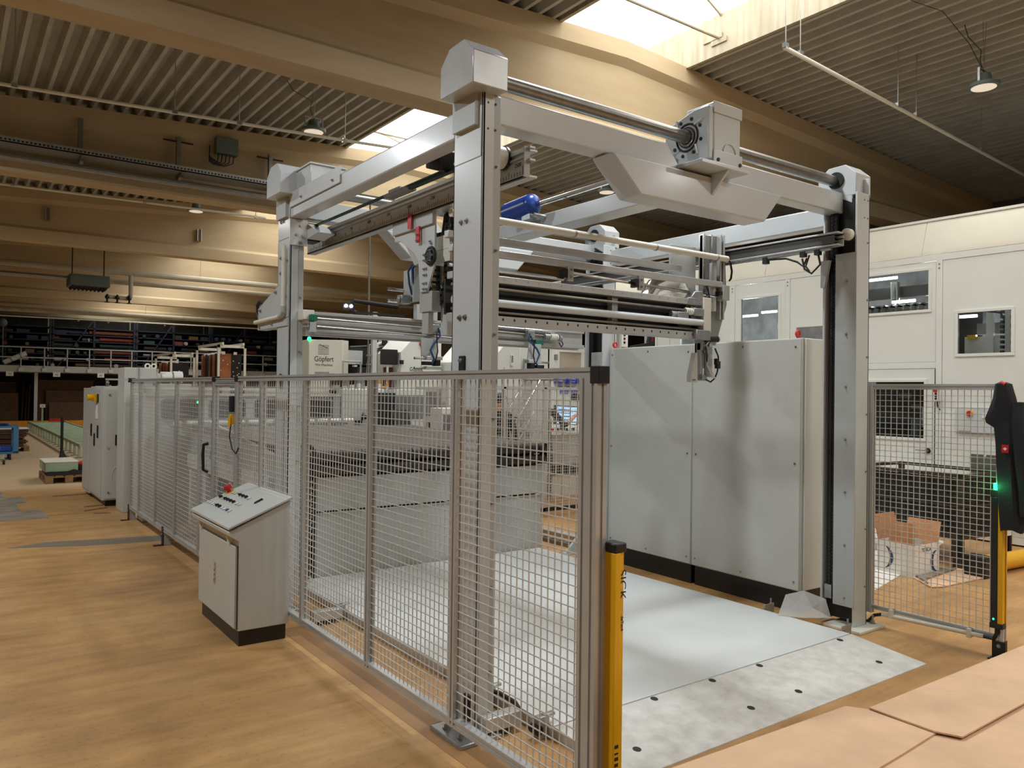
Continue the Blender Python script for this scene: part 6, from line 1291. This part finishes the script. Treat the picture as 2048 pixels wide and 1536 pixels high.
# under the mezzanine: leaning boards, dark stock
ub = thing('dark_partition', 'dark partition behind the boards under the mezzanine', 'partition', (7, 40, 0)); B(-8, 17, 39.8, 40, 0, 2.18).build('partition', 'darkin', ub)
for (x0, x1, y, h, m_, lab) in ((3.1, 5.1, 37.2, 1.9, 'cardd', 'tall brown board leaning under the mezzanine behind two lower ones'), (3.35, 5.3, 36.95, 1.47, 'cardd', 'middle brown board of the leaning stack under the mezzanine'), (3.45, 5.4, 36.7, 1.0, 'cardd', 'lowest brown board of the leaning stack under the mezzanine'), (.6, 2.4, 36.9, 1.35, 'card2d', 'brown board stack at far left under the mezzanine'), (-.5, 2.35, 37.5, 1.78, 'umber', 'dark tall board at far left behind the brown board')):
    if m_ == 'card2d' and m_ not in M: M[m_] = mat('mid_brown_board', (92, 66, 46), .8, var=.2, scale=4)
    t = thing('leaning_board', lab, 'board', ((x0+x1)/2, y, 0)); MB().prism([(y-.12, 0.02), (y-.06, .02), (y+.05, h), (y-.01, h)], 'x', x0, x1).build('board', m_, t); B(x0, x1, y-.02, y-.005, h-.03, h).build('edge', 'tan', t)
for i, (x, h) in enumerate(((2.5, 1.8), (2.62, 1.5), (2.72, 1.7))):
    t = thing('leaning_pole', 'dark pole leaning under the mezzanine, %s' % ('left', 'middle', 'right')[i], 'pole', (x, 37, 0)); MB().cyl((x, 36.8, 0), (x+.1, 37.3, h), .03, 8).build('pole', 'umber', t)
gd = thing('guard_rail', 'orange floor guard rail in front of the mezzanine', 'guard rail', (4, 36, 0))
B(-3, 9, 35.4, 35.48, .06, .3).build('rail', 'orange', gd)
for x in (-2, 0, 2.3, 4.4, 6.5, 8.6): B(x, x+.1, 35.48, 35.56, 0, .3).build('post', 'orange', gd)
ps = thing('marker_post', 'pale post with a small white sign in front of the guard rail', 'post', (3.2, 35, 0)); B(3.06, 3.12, 35.2, 35.26, 0, .88).build('post', 'green', ps); B(3.0, 3.18, 35.17, 35.2, .82, .95).build('sign', 'paper', ps); text('40', .07, 'ink', (3.09, 35.165, .885), (1, 0, 0), (0, 0, 1), ps, .0005)
# pale green roller track on the floor
rt = thing('roller_track', 'low pale green roller track running away on the floor at left', 'conveyor', (3.1, 27, 0))
for x in (2.55, 3.7): B(x, x+.05, 20.5, 34.5, .26, .33).build('side_rail', 'green', rt)
for i in range(18):
    y = 20.7+.8*i; B(2.55, 2.6, y, y+.07, 0, .26).build('leg', 'green', rt); B(3.7, 3.75, y, y+.07, 0, .26).build('leg', 'green', rt); B(2.5, 2.65, y-.04, y+.11, 0, .012).build('foot', 'steel', rt)
for i in range(30): y = 20.8+.45*i; MB().cyl((2.6, y, .29), (3.7, y, .29), .022, 8).build('roller', 'green', rt)
rbx = thing('red_box', 'small red box lying at the end of the green roller track', 'box', (3.4, 34, .4)); B(3.2, 3.7, 33.8, 34.1, .335, .43).build('box', 'red', rbx)
pl_ = thing('wooden_pallet', 'wooden pallet on the floor left of the switch cabinet', 'pallet', (1.8, 16, 0))
for y in (15.5, 16.0, 16.5): 
    for x in (1.42, 1.72, 2.02): B(x, x+.12, y, y+.13, .02, .1).build('block', 'wood', pl_)
    B(1.42, 2.14, y, y+.13, .1, .12).build('deck_board', 'wood', pl_)
for x in (1.42, 1.72, 2.02): B(x, x+.12, 15.5, 16.63, 0, .02).build('runner', 'wood', pl_)
for x in (1.42, 1.57, 1.72, 1.87, 2.02): B(x, x+.12, 15.5, 16.63, .12, .135).build('deck_board', 'wood', pl_)
gs = thing('green_sheet_stack', 'pale green block of sheets on the wooden pallet', 'stack', (1.7, 15.9, .14))
B(1.42, 1.92, 15.55, 16.5, .2, .36).build('block', 'green', gs, bevel=.004); B(1.41, 1.93, 15.54, 16.51, .36, .366).build('top_sheet', 'cream', gs); B(1.41, 1.42, 15.54, 15.9, .2, .36).build('edge_protector', 'steel', gs)
pf = thing('black_film', 'crumpled black film between the green block and the pallet', 'film', (1.8, 15.7, .14)); MB().prism([(1.45, .135), (2.13, .135), (2.1, .19), (1.95, .2), (1.86, .235), (1.75, .2), (1.6, .2), (1.45, .19)], 'y', 15.5, 16.4).build('film', 'rubber', pf)
rbk = thing('red_bucket', 'red and black container beside the green block on the pallet', 'container', (2.05, 15.9, .14)); B(1.94, 2.12, 15.6, 15.9, .2, .31).build('body', 'black', rbk); B(1.93, 2.13, 15.6, 15.9, .31, .345).build('lid', 'redp', rbk)
bp_ = thing('black_post', 'black post with flared foot standing behind the green block', 'post', (2.15, 20.3, 0)); MB().cyl((2.17, 20.3, .2), (2.17, 20.3, .97), .03, 12).build('post', 'black', bp_); MB().cyl((2.2, 20.3, 0), (2.18, 20.3, .16), .13, 4, r2=.06).cyl((2.18, 20.3, .16), (2.17, 20.3, .22), .05, 10, r2=.035).build('flared_foot', 'rubber', bp_)
# blue trolley and board stack at the far left edge
tr_ = thing('blue_trolley', 'blue steel trolley with black castors at the left edge', 'trolley', (1.1, 21, 0))
B(.2, 1.38, 20.9, 21.6, .72, .76).build('top', 'blue2', tr_); B(1.28, 1.38, 20.9, 21.0, .16, .72).build('upright', 'blue2', tr_); B(1.28, 1.38, 21.5, 21.6, .16, .72).build('upright', 'blue2', tr_); B(.2, 1.38, 20.9, 21.6, .13, .18).build('base', 'blue2', tr_); B(.2, .3, 20.9, 21.0, .16, .72).build('upright', 'blue2', tr_)
for x, y in ((1.22, 20.95), (1.22, 21.5), (.35, 20.95), (.35, 21.5)): MB().cyl((x-.02, y, .062), (x+.02, y, .062), .062, 16).build('castor', 'rubber', tr_); MB().cyl((x-.021, y, .062), (x+.021, y, .062), .03, 12).build('hub', 'steel', tr_)
B(1.05, 1.27, 20.95, 21.3, .18, .3).build('blue_crate', 'blue', tr_, bevel=.02) if False else None
bc = thing('blue_crate', 'dark blue crate on the base of the blue trolley', 'crate', (1.15, 21.1, .18)); B(1.02, 1.26, 20.95, 21.3, .18, .31).build('body', 'blue', bc, bevel=.02); B(1.0, 1.03, 20.94, 20.95, .22, .3).build('tag', 'paper', bc)
bg_ = thing('blue_bag', 'small dark blue bundle lying on the trolley top', 'bag', (1.1, 21.1, .76)); MB().sphere((1.12, 21.15, .79), .09, 12, 8, (1.3, 1, .35)).build('bundle', 'blue', bg_)
st_ = thing('castor_frame', 'small wheeled frame in front of the blue trolley', 'trolley', (1.0, 19.7, 0)); MB().cyl((1.02, 19.7, .05), (1.06, 19.7, .05), .05, 14).build('castor', 'rubber', st_); B(.4, 1.05, 19.65, 19.75, .12, .2).build('frame', 'green', st_); B(1.0, 1.07, 19.68, 19.72, .06, .13).build('fork', 'steel', st_)
bs = thing('board_stack', 'stack of dark brown boards on a pallet behind the blue trolley', 'stack', (1.2, 23.8, 0))
for i in range(12): j = rnd.uniform(-.06, .09); B(.2, 1.7+j, 23.4+rnd.uniform(-.05, .05), 24.4, .12+.037*i, .12+.037*i+.028).build('board', 'cardd', bs)
B(.2, 1.78, 23.4, 24.4, .565, .572).build('top_sheet', 'paper', bs)
for x in (.3, 1.0, 1.66): B(x, x+.12, 23.4, 24.4, 0, .1).build('pallet_block', 'wood', bs)
B(.2, 1.78, 23.4, 24.4, .1, .12).build('pallet_deck', 'wood', bs)
# hanging die-board racks
def dierack(lab, x0, w, y0, ln, top, seed):
    t = thing('die_board_rack', lab, 'rack', (x0+w/2, y0+ln/2, 0)); r_ = random.Random(seed)
    for y in (y0, y0+ln):
        for x in (x0, x0+w): B(x-.022, x+.022, y-.022, y+.022, 0, top).build('frame_post', 'cream', t)
        B(x0-.022, x0+w+.022, y-.022, y+.022, top-.06, top).build('frame_beam', 'cream', t)
    for x in (x0+.06, x0+w-.06): B(x-.02, x+.02, y0-.1, y0+ln+.1, top, top+.05).build('hang_rail', 'cream', t)
    n = int(ln/.09)
    for i in range(n):
        y = y0+.05+i*(ln-.1)/n; k = r_.choice(['leather', 'dieblack', 'umber', 'leather', 'dieblack', 'rust'])
        if seed == 5 and i == 7: k = 'dieblue'
        a = x0+.03+r_.uniform(0, .08); b_ = x0+w-.03-r_.uniform(0, .2)
        if seed == 4 and i == 0: a, b_, k = x0+.03, x0+w*.5, 'leather'
        if seed == 4 and i == 1: a, b_, k = x0+w*.55, x0+w-.03, 'dieblack'
        mb = MB().box(a, b_, y, y+.03, top-1.05, top-.16-r_.uniform(0, .05)); 
        o = mb.build('die_board', k); cn = {'leather': 'tan', 'dieblack': 'black', 'umber': 'dark brown', 'rust': 'rust brown', 'dieblue': 'blue'}[k]
        tag(o, '%s die board, %s from the front in the %s white frame rack' % (cn, (ORD+['fourteenth', 'fifteenth', 'sixteenth', 'seventeenth', 'eighteenth', 'nineteenth', 'twentieth'])[i], 'nearer' if seed == 4 else 'farther'), 'die board', 'die boards in the %s rack' % ('nearer' if seed == 4 else 'farther'))
        dm_ = MB()
        for q in range(7): dm_.box(*(lambda u, w_: (u, u+.02, y-.004, y, w_, w_+.02))(r_.uniform(a+.02, b_-.04), r_.uniform(top-1.0, top-.3)))
        d_ = dm_.build('rubber_pad', 'paper', o); d_['kind'] = 'stuff'
        B(a+.05, a+.12, y-.003, y, top-.2, top-.14).build('label', 'paper', t)
    return t
dierack('nearer white frame rack with hanging brown and black boards above the fence', 4.68, .55, 17, 1.75, 2.6, 4)
dierack('farther white frame rack with hanging boards, one of them blue', 4.18, .5, 19, 1.6, 2.44, 5)
fl_ = thing('far_floodlight', 'small dark floodlight on the far mezzanine railing at the left edge', 'lamp', (1.75, 36.5, 4.1)); MB().sphere((1.8, 36.5, 4.12), .17, 12, 8).cyl((1.82, 36.5, 2.3), (1.82, 36.5, 4.0), .025, 8).build('housing', 'lampbody', fl_)
